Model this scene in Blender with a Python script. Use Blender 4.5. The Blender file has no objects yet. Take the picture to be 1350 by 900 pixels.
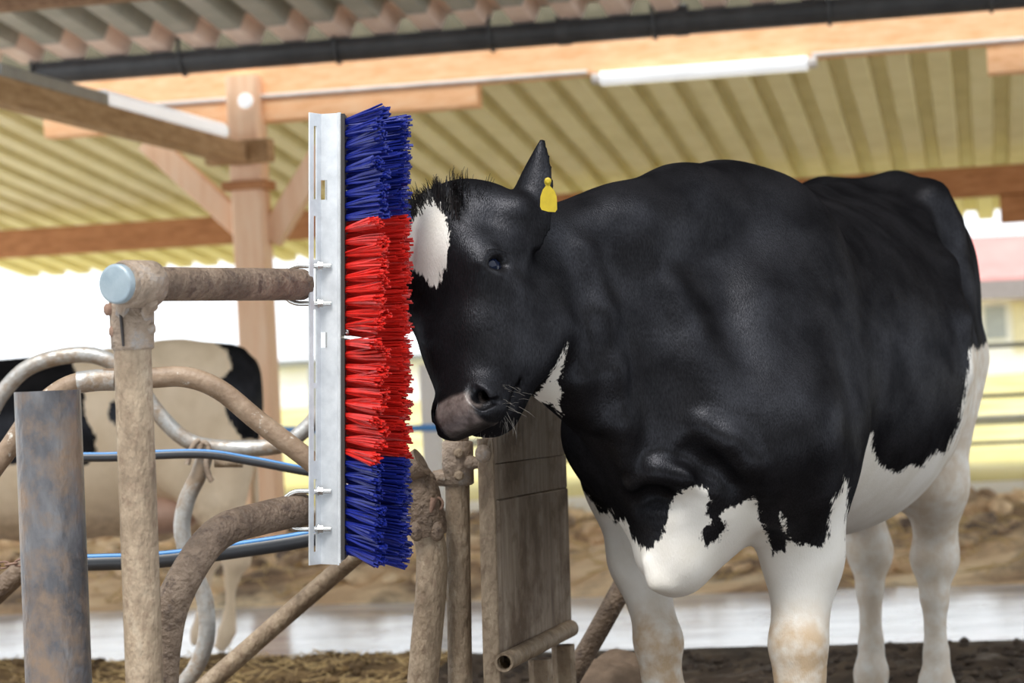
import bpy, math, random
import numpy as np
from mathutils import Vector, Matrix, noise as mnoise

# ------------------------------------------------------------------ camera, sky, light, exposure
SC = bpy.context.scene
COL = SC.collection
F = 3060.0                       # focal length in pixels of the 1350 px wide frame
CAM_H = 1.05
ROLL = math.radians(2.9)
PITCH = math.atan(30 / F)
_r = Vector((1, 0, 0)); _f = Vector((0, math.cos(PITCH), math.sin(PITCH))); _u = Vector((0, -math.sin(PITCH), math.cos(PITCH)))
CX = math.cos(ROLL) * _r - math.sin(ROLL) * _u
CY = math.sin(ROLL) * _r + math.cos(ROLL) * _u
CO = Vector((0, 0, CAM_H))
cd = bpy.data.cameras.new('camera'); cam = bpy.data.objects.new('camera', cd); COL.objects.link(cam)
cd.sensor_width = 36; cd.lens = F / 1350 * 36; cd.clip_start = 0.1; cd.clip_end = 400
cd.dof.use_dof = True; cd.dof.focus_distance = 4.6; cd.dof.aperture_fstop = 4.5
m4 = Matrix.Identity(4)
for i in range(3):
    m4[i][0] = CX[i]; m4[i][1] = CY[i]; m4[i][2] = -_f[i]; m4[i][3] = CO[i]
cam.matrix_world = m4
SC.camera = cam

w = bpy.data.worlds.new('overcast_sky'); SC.world = w; w.use_nodes = True
bg = w.node_tree.nodes['Background']
bg.inputs[0].default_value = (0.91, 0.955, 1.0, 1); bg.inputs[1].default_value = 1.75
sd = bpy.data.lights.new('sun', 'SUN'); sun = bpy.data.objects.new('sun', sd); COL.objects.link(sun)
sd.energy = 2.8; sd.angle = math.radians(22); sd.color = (1, 0.95, 0.87)
sun.rotation_euler = Vector((0.20, 0.48, -0.87)).to_track_quat('-Z', 'Y').to_euler()
SC.view_settings.view_transform = 'Standard'; SC.view_settings.look = 'None'
SC.view_settings.gamma = 1; SC.view_settings.use_curve_mapping = False
SC.view_settings.exposure = 0.15
SC.cycles.max_bounces = 8; SC.cycles.use_denoising = True

def P(px, py, Y):
    """the point at depth Y that the frame shows at pixel px, py"""
    d = (px - 675) / F * CX - (py - 450) / F * CY + _f
    t = Y / d.y
    return CO + d * t

BA = math.radians(11.5)          # the barn stands turned by this angle
def BW(u, v, z):
    return Vector((u * math.cos(BA) + v * math.sin(BA), -u * math.sin(BA) + v * math.cos(BA), z))
def UV(p):
    return p.x * math.cos(BA) - p.y * math.sin(BA), p.x * math.sin(BA) + p.y * math.cos(BA)

# ------------------------------------------------------------------ materials
def NT(name):
    m = bpy.data.materials.new(name); m.use_nodes = True
    return m, m.node_tree, m.node_tree.nodes['Principled BSDF']
def node(t, kind, **kw):
    n = t.nodes.new(kind)
    for k, v in kw.items():
        if k.startswith('i_'):
            n.inputs[int(k[2:])].default_value = v
        else:
            setattr(n, k, v)
    return n
def ramp(t, src, stops):
    r = t.nodes.new('ShaderNodeValToRGB'); e = r.color_ramp.elements
    while len(e) < len(stops): e.new(0.5)
    for k, (p, c) in enumerate(stops):
        e[k].position = p; e[k].color = (*c, 1) if len(c) == 3 else c
    t.links.new(src, r.inputs[0]); return r
def texmat(name, stops, scale=6.0, stretch=(1, 1, 1), rough=0.6, metal=0.0, bump=0.0, bscale=None, detail=6.0, second=None, spec=0.5, sheen=0.0, rvar=0.0, dist=0.0):
    """a colour ramp over stretched noise; second = (stops position low, high, colour, scale): blotches of another colour"""
    m, t, b = NT(name); L = t.links
    tc = node(t, 'ShaderNodeTexCoord'); mp = node(t, 'ShaderNodeMapping'); mp.inputs['Scale'].default_value = stretch
    L.new(tc.outputs['Object'], mp.inputs[0])
    n = node(t, 'ShaderNodeTexNoise'); n.inputs['Scale'].default_value = scale; n.inputs['Detail'].default_value = detail; n.inputs['Roughness'].default_value = 0.62
    n.inputs['Distortion'].default_value = dist
    L.new(mp.outputs[0], n.inputs['Vector'])
    r = ramp(t, n.outputs['Fac'], stops); col = r.outputs[0]
    if second:
        lo, hi, c2, s2 = second
        n2 = node(t, 'ShaderNodeTexNoise'); n2.inputs['Scale'].default_value = s2; n2.inputs['Detail'].default_value = 7.0; n2.inputs['Roughness'].default_value = 0.7
        L.new(tc.outputs['Object'], n2.inputs['Vector'])
        mr = node(t, 'ShaderNodeMapRange'); mr.inputs[1].default_value = lo; mr.inputs[2].default_value = hi
        L.new(n2.outputs['Fac'], mr.inputs[0])
        mx = node(t, 'ShaderNodeMix', data_type='RGBA'); L.new(mr.outputs[0], mx.inputs[0]); L.new(col, mx.inputs[6]); mx.inputs[7].default_value = (*c2, 1)
        col = mx.outputs[2]
        if metal:
            mm = node(t, 'ShaderNodeMapRange'); mm.inputs[3].default_value = metal; mm.inputs[4].default_value = 0.0
            L.new(mr.outputs[0], mm.inputs[0]); L.new(mm.outputs[0], b.inputs['Metallic'])
    L.new(col, b.inputs['Base Color'])
    b.inputs['Roughness'].default_value = rough
    if not (second and metal): b.inputs['Metallic'].default_value = metal
    b.inputs['Specular IOR Level'].default_value = spec
    if sheen: b.inputs['Sheen Weight'].default_value = sheen
    if rvar:
        rr = node(t, 'ShaderNodeMapRange'); rr.inputs[3].default_value = rough - rvar; rr.inputs[4].default_value = rough + rvar
        L.new(n.outputs['Fac'], rr.inputs[0]); L.new(rr.outputs[0], b.inputs['Roughness'])
    if bump:
        nb = node(t, 'ShaderNodeTexNoise'); nb.inputs['Scale'].default_value = bscale or scale * 4; nb.inputs['Detail'].default_value = 4
        L.new(mp.outputs[0], nb.inputs['Vector'])
        bp = node(t, 'ShaderNodeBump'); bp.inputs['Strength'].default_value = bump; bp.inputs['Distance'].default_value = 0.01
        L.new(nb.outputs['Fac'], bp.inputs['Height']); L.new(bp.outputs[0], b.inputs['Normal'])
    return m
def plain(name, c, rough=0.5, metal=0.0, **kw):
    d = tuple(x * 0.86 for x in c); e = tuple(min(1, x * 1.1) for x in c)
    return texmat(name, [(0.35, d), (0.65, e)], rough=rough, metal=metal, **kw)

MT = {}
MT['pipe_muddy'] = texmat('pipe_muddy', [(0.25, (.11, .078, .05)), (0.43, (.25, .185, .125)), (0.58, (.37, .285, .20)), (0.75, (.52, .44, .34))], 16, (1, 1, .5), rough=.58, bump=.8, bscale=90, detail=12, second=(.50, .72, (.20, .135, .09), 55))
MT['pipe_brown'] = texmat('pipe_brown', [(0.25, (.07, .048, .034)), (0.5, (.165, .115, .08)), (0.75, (.30, .225, .165))], 14, (1, 1, 1), rough=.6, bump=.9, bscale=90, detail=10, second=(.52, .64, (.08, .052, .038), 30))
MT['pipe_zinc'] = texmat('pipe_zinc', [(0.3, (.34, .34, .34)), (0.7, (.58, .58, .57))], 12, rough=.42, metal=.5, bump=.25, bscale=80, second=(.44, .60, (.28, .21, .15), 11))
MT['pipe_worn'] = texmat('pipe_worn', [(0.3, (.17, .115, .075)), (0.55, (.31, .22, .15)), (0.8, (.46, .36, .27))], 14, rough=.5, bump=.3, bscale=70, second=(.60, .68, (.70, .66, .60), 22))
MT['post_steel'] = texmat('post_steel', [(0.3, (.05, .05, .057)), (0.5, (.115, .115, .128)), (0.75, (.24, .24, .252))], 13, (1, 1, .45), rough=.40, metal=.35, bump=.4, bscale=80, detail=10, second=(.44, .62, (.22, .155, .11), 9))
MT['casting'] = texmat('casting', [(0.3, (.15, .11, .08)), (0.5, (.29, .22, .165)), (0.75, (.42, .34, .27))], 20, rough=.58, bump=.7, bscale=90, detail=9, second=(.55, .7, (.30, .29, .29), 18))
MT['galv'] = texmat('galv', [(0.3, (.60, .63, .67)), (0.55, (.72, .75, .79)), (0.75, (.82, .85, .88))], 26, rough=.36, metal=.25, bump=.04, bscale=160, rvar=.08)
MT['bolt'] = texmat('bolt', [(0.3, (.6, .6, .6)), (0.7, (.78, .78, .77))], 30, rough=.25, metal=.9)
MT['cap_zinc'] = texmat('cap_zinc', [(0.3, (.24, .31, .36)), (0.7, (.36, .43, .48))], 22, rough=.42, metal=.3, bump=.06, bscale=90)
MT['bristle_blue'] = plain('bristle_blue', (.007, .017, .22), .38, scale=40)
MT['bristle_red'] = plain('bristle_red', (.62, .016, .010), .38, scale=40)
MT['brush_board'] = plain('brush_board', (.035, .03, .03), .55)
MT['hose_black'] = plain('hose_black', (.045, .05, .06), .35)
MT['hose_blue'] = plain('hose_blue', (.10, .32, .72), .35)
MT['timber'] = texmat('timber', [(0.3, (.80, .42, .20)), (0.5, (.92, .53, .29)), (0.7, (.95, .62, .38))], 5, (.6, 6, 6), rough=.7, bump=.1, bscale=20)
MT['timber_pale'] = texmat('timber_pale', [(0.3, (.82, .50, .31)), (0.5, (.90, .60, .40)), (0.7, (.93, .68, .49))], 5, (5, 5, .5), rough=.7, bump=.1, bscale=20)
MT['timber_brown'] = texmat('timber_brown', [(0.3, (.33, .13, .045)), (0.5, (.44, .185, .07)), (0.7, (.52, .24, .10))], 5, (.6, 6, 6), rough=.7)
MT['roof_eaves_lit'] = texmat('roof_eaves_lit', [(0.3, (.74, .56, .46)), (0.55, (.84, .67, .57)), (0.8, (.88, .74, .65))], 6, rough=.7)  # pink tint puts bounce light on the sheet ends into the colour
MT['weathered'] = texmat('weathered', [(0.3, (.10, .095, .06)), (0.7, (.18, .165, .11))], 6, rough=.8)
MT['timber_tie'] = texmat('timber_tie', [(0.3, (.30, .16, .07)), (0.5, (.42, .25, .12)), (0.7, (.52, .33, .18))], 5, (5, .6, 6), rough=.75)
MT['timber_dark'] = texmat('timber_dark', [(0.3, (.16, .08, .04)), (0.5, (.24, .13, .07)), (0.7, (.31, .18, .10))], 5, (5, .6, 6), rough=.75)
MT['roof_yellow'] = texmat('roof_yellow', [(0.3, (.76, .69, .42)), (0.55, (.86, .79, .52)), (0.8, (.90, .84, .60))], 3, rough=.55)
def translucent(m, f):
    t = m.node_tree; b = t.nodes['Principled BSDF']; tr = node(t, 'ShaderNodeBsdfTranslucent'); ms = node(t, 'ShaderNodeMixShader'); ms.inputs[0].default_value = f
    t.links.new(b.inputs['Base Color'].links[0].from_socket, tr.inputs[0]); t.links.new(b.outputs[0], ms.inputs[1]); t.links.new(tr.outputs[0], ms.inputs[2]); t.links.new(ms.outputs[0], t.nodes['Material Output'].inputs[0])
translucent(MT['roof_yellow'], .07)
MT['roof_grey'] = texmat('roof_grey', [(0.3, (.36, .34, .29)), (0.55, (.44, .42, .36)), (0.8, (.50, .48, .42))], 5, rough=.75, second=(.45, .65, (.34, .34, .29), 2))
MT['gutter'] = texmat('gutter', [(0.3, (.028, .030, .034)), (0.7, (.06, .062, .066))], 6, rough=.45)
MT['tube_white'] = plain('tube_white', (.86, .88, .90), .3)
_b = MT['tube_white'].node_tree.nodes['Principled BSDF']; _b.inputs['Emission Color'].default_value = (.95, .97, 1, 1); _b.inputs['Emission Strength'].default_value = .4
MT['tray_grey'] = plain('tray_grey', (.33, .33, .32), .5, .3)
MT['conduit'] = plain('conduit', (.66, .62, .60), .5)
MT['panel_wood'] = texmat('panel_wood', [(0.25, (.14, .10, .075)), (0.5, (.31, .245, .19)), (0.75, (.50, .42, .34))], 9, (3, 3, .35), rough=.72, bump=.5, bscale=36, detail=10, second=(.46, .62, (.15, .10, .065), 7))
MT['mud'] = texmat('mud', [(0.3, (.020, .013, .009)), (0.5, (.05, .033, .022)), (0.72, (.10, .07, .046))], 6, rough=.75, bump=.8, bscale=24, second=(.60, .7, (.19, .165, .145), 2.5))
MT['muck'] = texmat('muck', [(0.3, (.05, .03, .014)), (0.48, (.15, .092, .04)), (0.7, (.33, .22, .10))], 9, rough=.85, bump=.9, bscale=50)
MT['muck_dark'] = texmat('muck_dark', [(0.3, (.06, .04, .028)), (0.5, (.13, .09, .062)), (0.75, (.24, .17, .12))], 8, rough=.8, bump=.8, bscale=36)
MT['bank'] = texmat('bank', [(0.33, (.18, .105, .06)), (0.42, (.60, .40, .235)), (0.54, (.84, .63, .40)), (0.72, (.90, .77, .55))], 2.2, (.6, 1.5, 1), rough=.9, bump=1.0, bscale=18, detail=10, second=(.47, .60, (.13, .09, .068), .9))
MT['straw'] = texmat('straw', [(0.3, (.45, .30, .13)), (0.7, (.72, .54, .27))], 5, rough=.7)
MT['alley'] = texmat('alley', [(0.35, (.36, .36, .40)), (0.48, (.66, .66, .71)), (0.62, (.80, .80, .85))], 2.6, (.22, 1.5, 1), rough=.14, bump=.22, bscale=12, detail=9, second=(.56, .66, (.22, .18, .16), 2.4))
MT['grass'] = texmat('grass', [(0.3, (.40, .33, .08)), (0.5, (.55, .47, .17)), (0.72, (.66, .58, .32))], .5, (1, .5, 1), rough=.9, detail=9)
MT['road'] = texmat('road', [(0.3, (.60, .57, .54)), (0.7, (.75, .72, .70))], 1.5, rough=.8)
MT['render_white'] = plain('render_white', (.80, .81, .83), .8, scale=.6)
MT['roof_red'] = plain('roof_red', (.62, .25, .23), .7, scale=.8)
MT['fascia'] = plain('fascia', (.22, .20, .22), .7)
MT['window_dark'] = plain('window_dark', (.30, .33, .36), .2)
MT['shutter'] = plain('shutter', (.62, .58, .42), .7)
MT['rail'] = plain('rail', (.20, .21, .22), .5, .4)
MT['rail_pale'] = plain('rail_pale', (.55, .57, .58), .45, .4)
MT['rust'] = texmat('rust', [(0.3, (.16, .09, .065)), (0.7, (.30, .19, .14))], 30, rough=.8, bump=.4)
MT['tag'] = plain('tag', (.46, .34, .015), .5, scale=30)
MT['hoof'] = plain('hoof', (.10, .075, .055), .6, scale=12)
MT['hair'] = plain('hair', (.016, .014, .015), .55, scale=9)
MT['whisker'] = plain('whisker', (.26, .24, .22), .5)
MT['eye'] = None
# ------------------------------------------------------------------ geometry helpers
class MB:
    """collects shapes; link() makes ONE mesh object of them"""
    def __init__(s): s.v = []; s.f = []; s.sm = []; s.mi = []; s.cur = 0
    def add(s, vs, fs, smooth=False):
        o = len(s.v); s.v += [Vector(p) for p in vs]
        for f in fs: s.f.append([i + o for i in f]); s.sm.append(smooth); s.mi.append(s.cur)
        return s
    def box(s, c, ax, half):
        """oriented box: centre, three axes, half sizes"""
        c = Vector(c); X, Y, Z = [Vector(a).normalized() * h for a, h in zip(ax, half)]
        vs = [c + i * X + j * Y + k * Z for i in (-1, 1) for j in (-1, 1) for k in (-1, 1)]
        fs = [(0, 1, 3, 2), (4, 6, 7, 5), (0, 4, 5, 1), (2, 3, 7, 6), (0, 2, 6, 4), (1, 5, 7, 3)]
        return s.add(vs, fs)
    def bar(s, a, b, wid, hei, up=(0, 0, 1)):
        a = Vector(a); b = Vector(b); d = (b - a).normalized(); up = Vector(up)
        side = d.cross(up).normalized(); u2 = side.cross(d)
        return s.box((a + b) / 2, (d, side, u2), ((b - a).length / 2, wid / 2, hei / 2))
    def bevbar(s, a, b, wid, hei, bev=.006, up=(0, 0, 1)):
        """bar with chamfered long edges"""
        a = Vector(a); b = Vector(b); d = (b - a).normalized(); side = d.cross(Vector(up)).normalized(); u2 = side.cross(d)
        x, y = wid / 2, hei / 2
        pr = [(x - bev, -y), (x, -y + bev), (x, y - bev), (x - bev, y), (-x + bev, y), (-x, y - bev), (-x, -y + bev), (-x + bev, -y)]
        vs = [p + side * q[0] + u2 * q[1] for p in (a, b) for q in pr]
        fs = [(i, (i + 1) % 8, 8 + (i + 1) % 8, 8 + i) for i in range(8)] + [tuple(range(7, -1, -1)), tuple(range(8, 16))]
        return s.add(vs, fs)
    def tube(s, path, r, n=16, caps=True, smooth=True, wob=0.0):
        path = [Vector(p) for p in path]; m = len(path)
        rs = r if isinstance(r, (list, tuple)) else [r] * m
        tn = [(path[min(i + 1, m - 1)] - path[max(i - 1, 0)]).normalized() for i in range(m)]
        ref = Vector((0, 0, 1)) if abs(tn[0].z) < .9 else Vector((0, 1, 0))
        N = tn[0].cross(ref).normalized(); vs = []
        for i in range(m):
            N = (N - tn[i] * N.dot(tn[i])).normalized(); B = tn[i].cross(N)
            for k in range(n):
                a = 2 * math.pi * k / n
                q = rs[i]
                if wob:
                    q *= 1 + wob * mnoise.noise(path[i] * 9 + Vector((math.cos(a), math.sin(a), 0)) * 1.3)
                vs.append(path[i] + (N * math.cos(a) + B * math.sin(a)) * q)
        fs = [(i * n + k, i * n + (k + 1) % n, (i + 1) * n + (k + 1) % n, (i + 1) * n + k) for i in range(m - 1) for k in range(n)]
        s.add(vs, fs, smooth)
        if caps:
            s.add(vs[:n], [tuple(range(n - 1, -1, -1))]); s.add(vs[-n:], [tuple(range(n))])
        return s
    def lathe(s, base, axis, prof, n=20, smooth=True):
        """rings (distance along axis, radius)"""
        axis = Vector(axis).normalized(); base = Vector(base)
        return s.tube([base + axis * h for h, _ in prof], [max(q, 1e-4) for _, q in prof], n, True, smooth)
    def ball(s, c, rad, n=12, m=8, axes=None):
        c = Vector(c); rad = rad if isinstance(rad, (tuple, list)) else (rad,) * 3
        ax = axes or (Vector((1, 0, 0)), Vector((0, 1, 0)), Vector((0, 0, 1)))
        vs = []; fs = []
        for i in range(m + 1):
            t = math.pi * i / m
            for k in range(n):
                a = 2 * math.pi * k / n
                q = (math.sin(t) * math.cos(a) * rad[0], math.sin(t) * math.sin(a) * rad[1], math.cos(t) * rad[2])
                vs.append(c + ax[0] * q[0] + ax[1] * q[1] + ax[2] * q[2])
        fs = [(i * n + k, (i + 1) * n + k, (i + 1) * n + (k + 1) % n, i * n + (k + 1) % n) for i in range(m) for k in range(n)]
        return s.add(vs, fs, True)
    def mesh(s, name, off=Vector((0, 0, 0))):
        me = bpy.data.meshes.new(name)
        me.from_pydata([tuple(p - off) for p in s.v], [], s.f); 
        me.polygons.foreach_set('use_smooth', s.sm); me.polygons.foreach_set('material_index', s.mi)
        me.update(); return me

def tag(o, label=None, cat=None, group=None, kind=None):
    if label: o['label'] = label
    if cat: o['category'] = cat
    if group: o['group'] = group
    if kind: o['kind'] = kind
    return o
def thing(name, loc, label, cat, group=None):
    o = bpy.data.objects.new(name, None); COL.objects.link(o); o.location = loc; o.empty_display_size = .1
    return tag(o, label, cat, group)
def wloc(o):
    p = Vector(o.location); q = o.parent
    while q: p += Vector(q.location); q = q.parent
    return p
def part(name, mb, mat, parent, at=None, label=None, kind=None):
    """one mesh under its thing; its origin at `at` (a world point) or the thing's base"""
    base = wloc(parent); at = Vector(at) if at is not None else base
    me = mb.mesh(name, at); mats = mat if isinstance(mat, list) else [mat]
    for q in mats: me.materials.append(q)
    o = bpy.data.objects.new(name, me); COL.objects.link(o); o.parent = parent; o.location = at - base
    return tag(o, label, kind=kind)
def solo(name, mb, mat, label=None, cat=None, group=None, kind=None):
    lo = Vector([min(p[i] for p in mb.v) for i in range(3)]); hi = Vector([max(p[i] for p in mb.v) for i in range(3)])
    at = Vector(((lo.x + hi.x) / 2, (lo.y + hi.y) / 2, lo.z))
    me = mb.mesh(name, at); mats = mat if isinstance(mat, list) else [mat]
    for q in mats: me.materials.append(q)
    o = bpy.data.objects.new(name, me); COL.objects.link(o); o.location = at
    return tag(o, label, cat, group, kind)
def spline(pts, k=8):
    """Catmull-Rom through the points"""
    pts = [Vector(p) for p in pts]; out = []
    for i in range(len(pts) - 1):
        p0 = pts[max(i - 1, 0)]; p1 = pts[i]; p2 = pts[i + 1]; p3 = pts[min(i + 2, len(pts) - 1)]
        for j in range(k):
            t = j / k
            out.append(.5 * ((2 * p1) + (p2 - p0) * t + (2 * p0 - 5 * p1 + 4 * p2 - p3) * t * t + (3 * p1 - p0 - 3 * p2 + p3) * t ** 3))
    out.append(pts[-1]); return out
def pix(pts, Y=None):
    """pixel, pixel, depth triples to points"""
    return [P(p[0], p[1], p[2] if len(p) > 2 else Y) for p in pts]
def lerp(a, b, t): return a + (b - a) * t
# ------------------------------------------------------------------ ground
RNG = random.Random(5)
def ground(name, u0, u1, v0, v1, du, dv, hfun, mats, pick=None, label=None):
    nu = int((u1 - u0) / du) + 1; nv = int((v1 - v0) / dv) + 1
    mb = MB(); vs = []; fs = []
    for j in range(nv):
        for i in range(nu):
            u = u0 + (u1 - u0) * i / (nu - 1); v = v0 + (v1 - v0) * j / (nv - 1)
            vs.append(BW(u, v, hfun(u, v)))
    for j in range(nv - 1):
        for i in range(nu - 1):
            a = j * nu + i; fs.append((a, a + 1, a + nu + 1, a + nu))
    mb.add(vs, fs, True)
    if pick:
        mb.mi = [pick(*UV(mb.v[f[0]])) for f in fs]
    return solo(name, mb, mats, kind='structure')
def nz(u, v, s, seed=0.0): return mnoise.noise(Vector((u * s + seed, v * s - seed * .7, seed)))
U_SPLIT = UV(P(575, 880, 8.0))[0]
def mud_h(u, v):
    t = min(1, max(0, (v - 6.2) / 1.6))
    h = .03 * nz(u, v, 1.3) + t * (.034 * nz(u, v, 4.5, 3) + .030 * nz(u, v, 11, 7) + .014 * nz(u, v, 23, 1))
    if u < U_SPLIT: h += .03 * t + .05 * t * max(0, nz(u, v, 2.2, 9))
    if v > 8.0: h *= max(0, (8.32 - v) / .32); 
    return h
ground('floor', -5.2, 3.2, 3.2, 8.3, .035, .035, mud_h, [MT['mud'], MT['muck']], lambda u, v: 1 if u + .25 * nz(u, v, 2, 5) < U_SPLIT else 0)
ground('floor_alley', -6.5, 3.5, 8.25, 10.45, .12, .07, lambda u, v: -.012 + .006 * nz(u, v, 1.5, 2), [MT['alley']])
def bank_h(u, v):
    e = min(1, max(0, (v - 10.25) / .5)) * min(1, max(0, (14.7 - v) / .5))
    return e * (.12 + .10 * nz(u, v, .9, 4) + .06 * nz(u, v, 2.7, 6) + .03 * nz(u, v, 8, 2)) - .02
ground('floor_bank', -8.5, 5.5, 10.25, 14.7, .07, .055, bank_h, [MT['bank']])
ground('floor_road', -13, 8, 14.3, 17.7, .5, .5, lambda u, v: 0.0, [MT['road']])
ground('floor_grass', -40, 40, 17.6, 110, 1.2, 1.2, lambda u, v: .05 * nz(u, v, .4), [MT['grass']])

# unseen dark board walls, added to block low skylight, open up to the roof
def shade_wall(name, a, b, h):
    root = bpy.data.objects.new(name, None); COL.objects.link(root); root['kind'] = 'structure'; root.location = a
    a = Vector(a); b = Vector(b); L = (b - a).length; d = (b - a).normalized(); n = int(L / .5)
    for i in range(n):
        p = a + d * ((i + .5) * L / n)
        part('shade_board', MB().box(p + Vector((0, 0, h / 2 - .05)), (d, d.cross(Vector((0, 0, 1))), (0, 0, 1)), (L / n / 2 - .004, .02 + .004 * (i % 2), h / 2 + .05)), MT['weathered'], root, p)
shade_wall('shade_wall_back', BW(-7, -2.6, 0), BW(4.2, -2.6, 0), 4.6)
shade_wall('shade_wall_right', BW(4.2, -2.6, 0), BW(4.2, 5.0, 0), 2.8)
shade_wall('shade_wall_left', BW(-7, -2.6, 0), BW(-7, 4.6, 0), 2.4)

# loose clods and straw stalks, nobody could count them
def clods(name, n, area, size, mat, label, hf):
    mb = MB(); r = random.Random(len(name) * 7 + n)
    for _ in range(n):
        u = r.uniform(area[0], area[1]); v = r.uniform(area[2], area[3]); s = size * r.uniform(.4, 1.3)
        c = BW(u, v, hf(u, v) + s * .2); o = len(mb.v)
        mb.ball(c, (s * r.uniform(.8, 1.5), s * r.uniform(.8, 1.3), s * r.uniform(.5, .9)), 7, 5)
        for k in range(o, len(mb.v)):
            d = mb.v[k] - c; mb.v[k] = c + d * (1 + .7 * mnoise.noise(mb.v[k] * (1.2 / s)))
    return solo(name, mb, mat, label, 'mud', kind='stuff')
clods('mud_clods', 1000, (U_SPLIT, 1.2, 6.6, 8.2), .016, MT['mud'], 'dark wet clods of mud strewn round the feet of the front cow', mud_h)
clods('muck_clods', 900, (-4.0, U_SPLIT, 6.6, 8.2), .018, MT['muck'], 'yellow-brown clods of strawy muck behind the steel posts', mud_h)
TH_ = {'straw_stalks': .004, 'straw_litter': .0022}
clods('bank_clods', 700, (-6.5, 4.0, 10.5, 14.4), .06, MT['bank'], 'lumps of brown straw and soil on the bank beyond the wet alley', bank_h)
def stalks(name, n, area, ln, mat, label, hf):
    mb = MB(); r = random.Random(n)
    for _ in range(n):
        u = r.uniform(area[0], area[1]); v = r.uniform(area[2], area[3]); a = r.uniform(0, 6.283); q = ln * r.uniform(.4, 1)
        c = BW(u, v, hf(u, v) + .01); d = Vector((math.cos(a), math.sin(a), r.uniform(-.2, .5))) * q
        mb.tube([c - d * .5, c + d * .5], TH_[name], 3, False, False)
    return solo(name, mb, mat, label, 'straw', kind='stuff')
stalks('straw_stalks', 2600, (-6.5, 4.0, 10.4, 14.4), .22, MT['straw'], 'pale straw stalks littering the brown bank beyond the wet alley', bank_h)
stalks('straw_litter', 1600, (-4.0, U_SPLIT, 6.6, 8.2), .10, MT['straw'], 'short straw bits mixed into the muck behind the steel posts', mud_h)

# ------------------------------------------------------------------ the two roofs
def sheet_roof(name, u0, u1, v0, z0, v1, z1, pitch, prof, mat, per=4, seg=2):
    """profiled roof sheets, ribs along v; prof = (fraction of pitch, height)"""
    root = bpy.data.objects.new(name, None); COL.objects.link(root); root['kind'] = 'structure'
    root.location = BW((u0 + u1) / 2, v0, z0)
    n = int((u1 - u0) / pitch); k = 0
    while k < n:
        m = min(per, n - k); mb = MB(); line = []
        for q in range(m):
            line += [(u0 + (k + q + fr) * pitch, h) for fr, h in prof]
        line.append((u0 + (k + m) * pitch + .012, prof[0][1]))
        dz = .0015 * ((k // per) % 2)
        for thick in (0, 1):
            vs = [BW(u, lerp(v0, v1, j / seg), lerp(z0, z1, j / seg) + h + dz + thick * .004) for j in range(seg + 1) for u, h in line]
            L = len(line)
            mb.add(vs, [(j * L + i, j * L + i + 1, (j + 1) * L + i + 1, (j + 1) * L + i) for j in range(seg) for i in range(L - 1)])
        L = len(line); T = L * (seg + 1)
        for j in (0, seg):   # close the cut ends
            mb.f += [[j * L + i, j * L + i + 1, T + j * L + i + 1, T + j * L + i] for i in range(L - 1)]; mb.sm += [False] * (L - 1); mb.mi += [0] * (L - 1)
        part('roof_sheet', mb, mat, root, BW(u0 + k * pitch, v0, z0)); k += per
    return root
R_SL = (2.15 - 2.70) / (17.8 - 12.95)
sheet_roof('ceiling', -8.4, 7.4, 12.97, 2.80, 19.6, 2.80 + R_SL * 6.63, .24, [(0, 0), (.50, 0), (.58, .075), (.92, .075)], MT['roof_yellow'])
NEAR = [(0, 0), (.44, 0), (.58, .085), (.84, .085)]
sheet_roof('ceiling', -8.2, 7.2, 12.16, 2.953, 5.0, 2.915 + .115 * 7.48, .262, NEAR, MT['roof_grey'])
sheet_roof('ceiling', -8.2, 7.2, 12.48, 2.908, 12.12, 2.950, .262, NEAR, MT['roof_eaves_lit'], seg=1)  # added strip in the lit tint, same profile as the grey roof
# ------------------------------------------------------------------ timber frame
def uat(px, py, v):
    """barn coordinate u of the pixel at barn depth v"""
    Y = v
    for _ in range(6):
        p = P(px, py, Y); u, vv = UV(p); Y += v - vv
    return u
def ubeam(name, px0, px1, py, v, z0, z1, dep, mat, label, group=None):
    a, b = uat(px0, py, v), uat(px1, py, v)
    mb = MB().bevbar(BW(a, v, (z0 + z1) / 2), BW(b, v, (z0 + z1) / 2), dep, z1 - z0, .008)
    return solo(name, mb, mat, label, 'beam', group)
ubeam('eaves_beam', 78, 2300, 90, 13.02, 2.665, 2.868, .14, MT['timber'], 'long orange timber beam right below the black gutter')
ubeam('fascia_board', -160, 2300, 80, 12.61, 2.86, 3.04, .02, MT['weathered'], 'dark weathered board between the corrugated sheet ends and the gutter')
ubeam('saddle_beam', 62, 632, 130, 13.0, 2.53, 2.66, .14, MT['timber'], 'short orange timber under the eaves beam, resting on the post')
ubeam('saddle_beam', 1300, 1560, 50, 13.0, 2.50, 2.66, .14, MT['timber'], 'orange timber block under the eaves beam at the upper right corner')
ubeam('purlin', -60, 2300, 220, 16.6, 2.055, 2.265, .14, MT['timber_brown'], 'long brown timber beam carrying the yellow roof behind the cow')
ubeam('saddle_beam', 1316, 1560, 230, 16.58, 1.86, 2.05, .14, MT['timber_brown'], 'brown timber block under the brown beam, right of the white gap')
ubeam('purlin', -120, 420, 20, 10.8, 2.93, 3.10, .12, MT['timber_dark'], 'dark timber beam under the grey roof in the upper left corner')
UP = uat(335, 250, 13.0)
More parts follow.
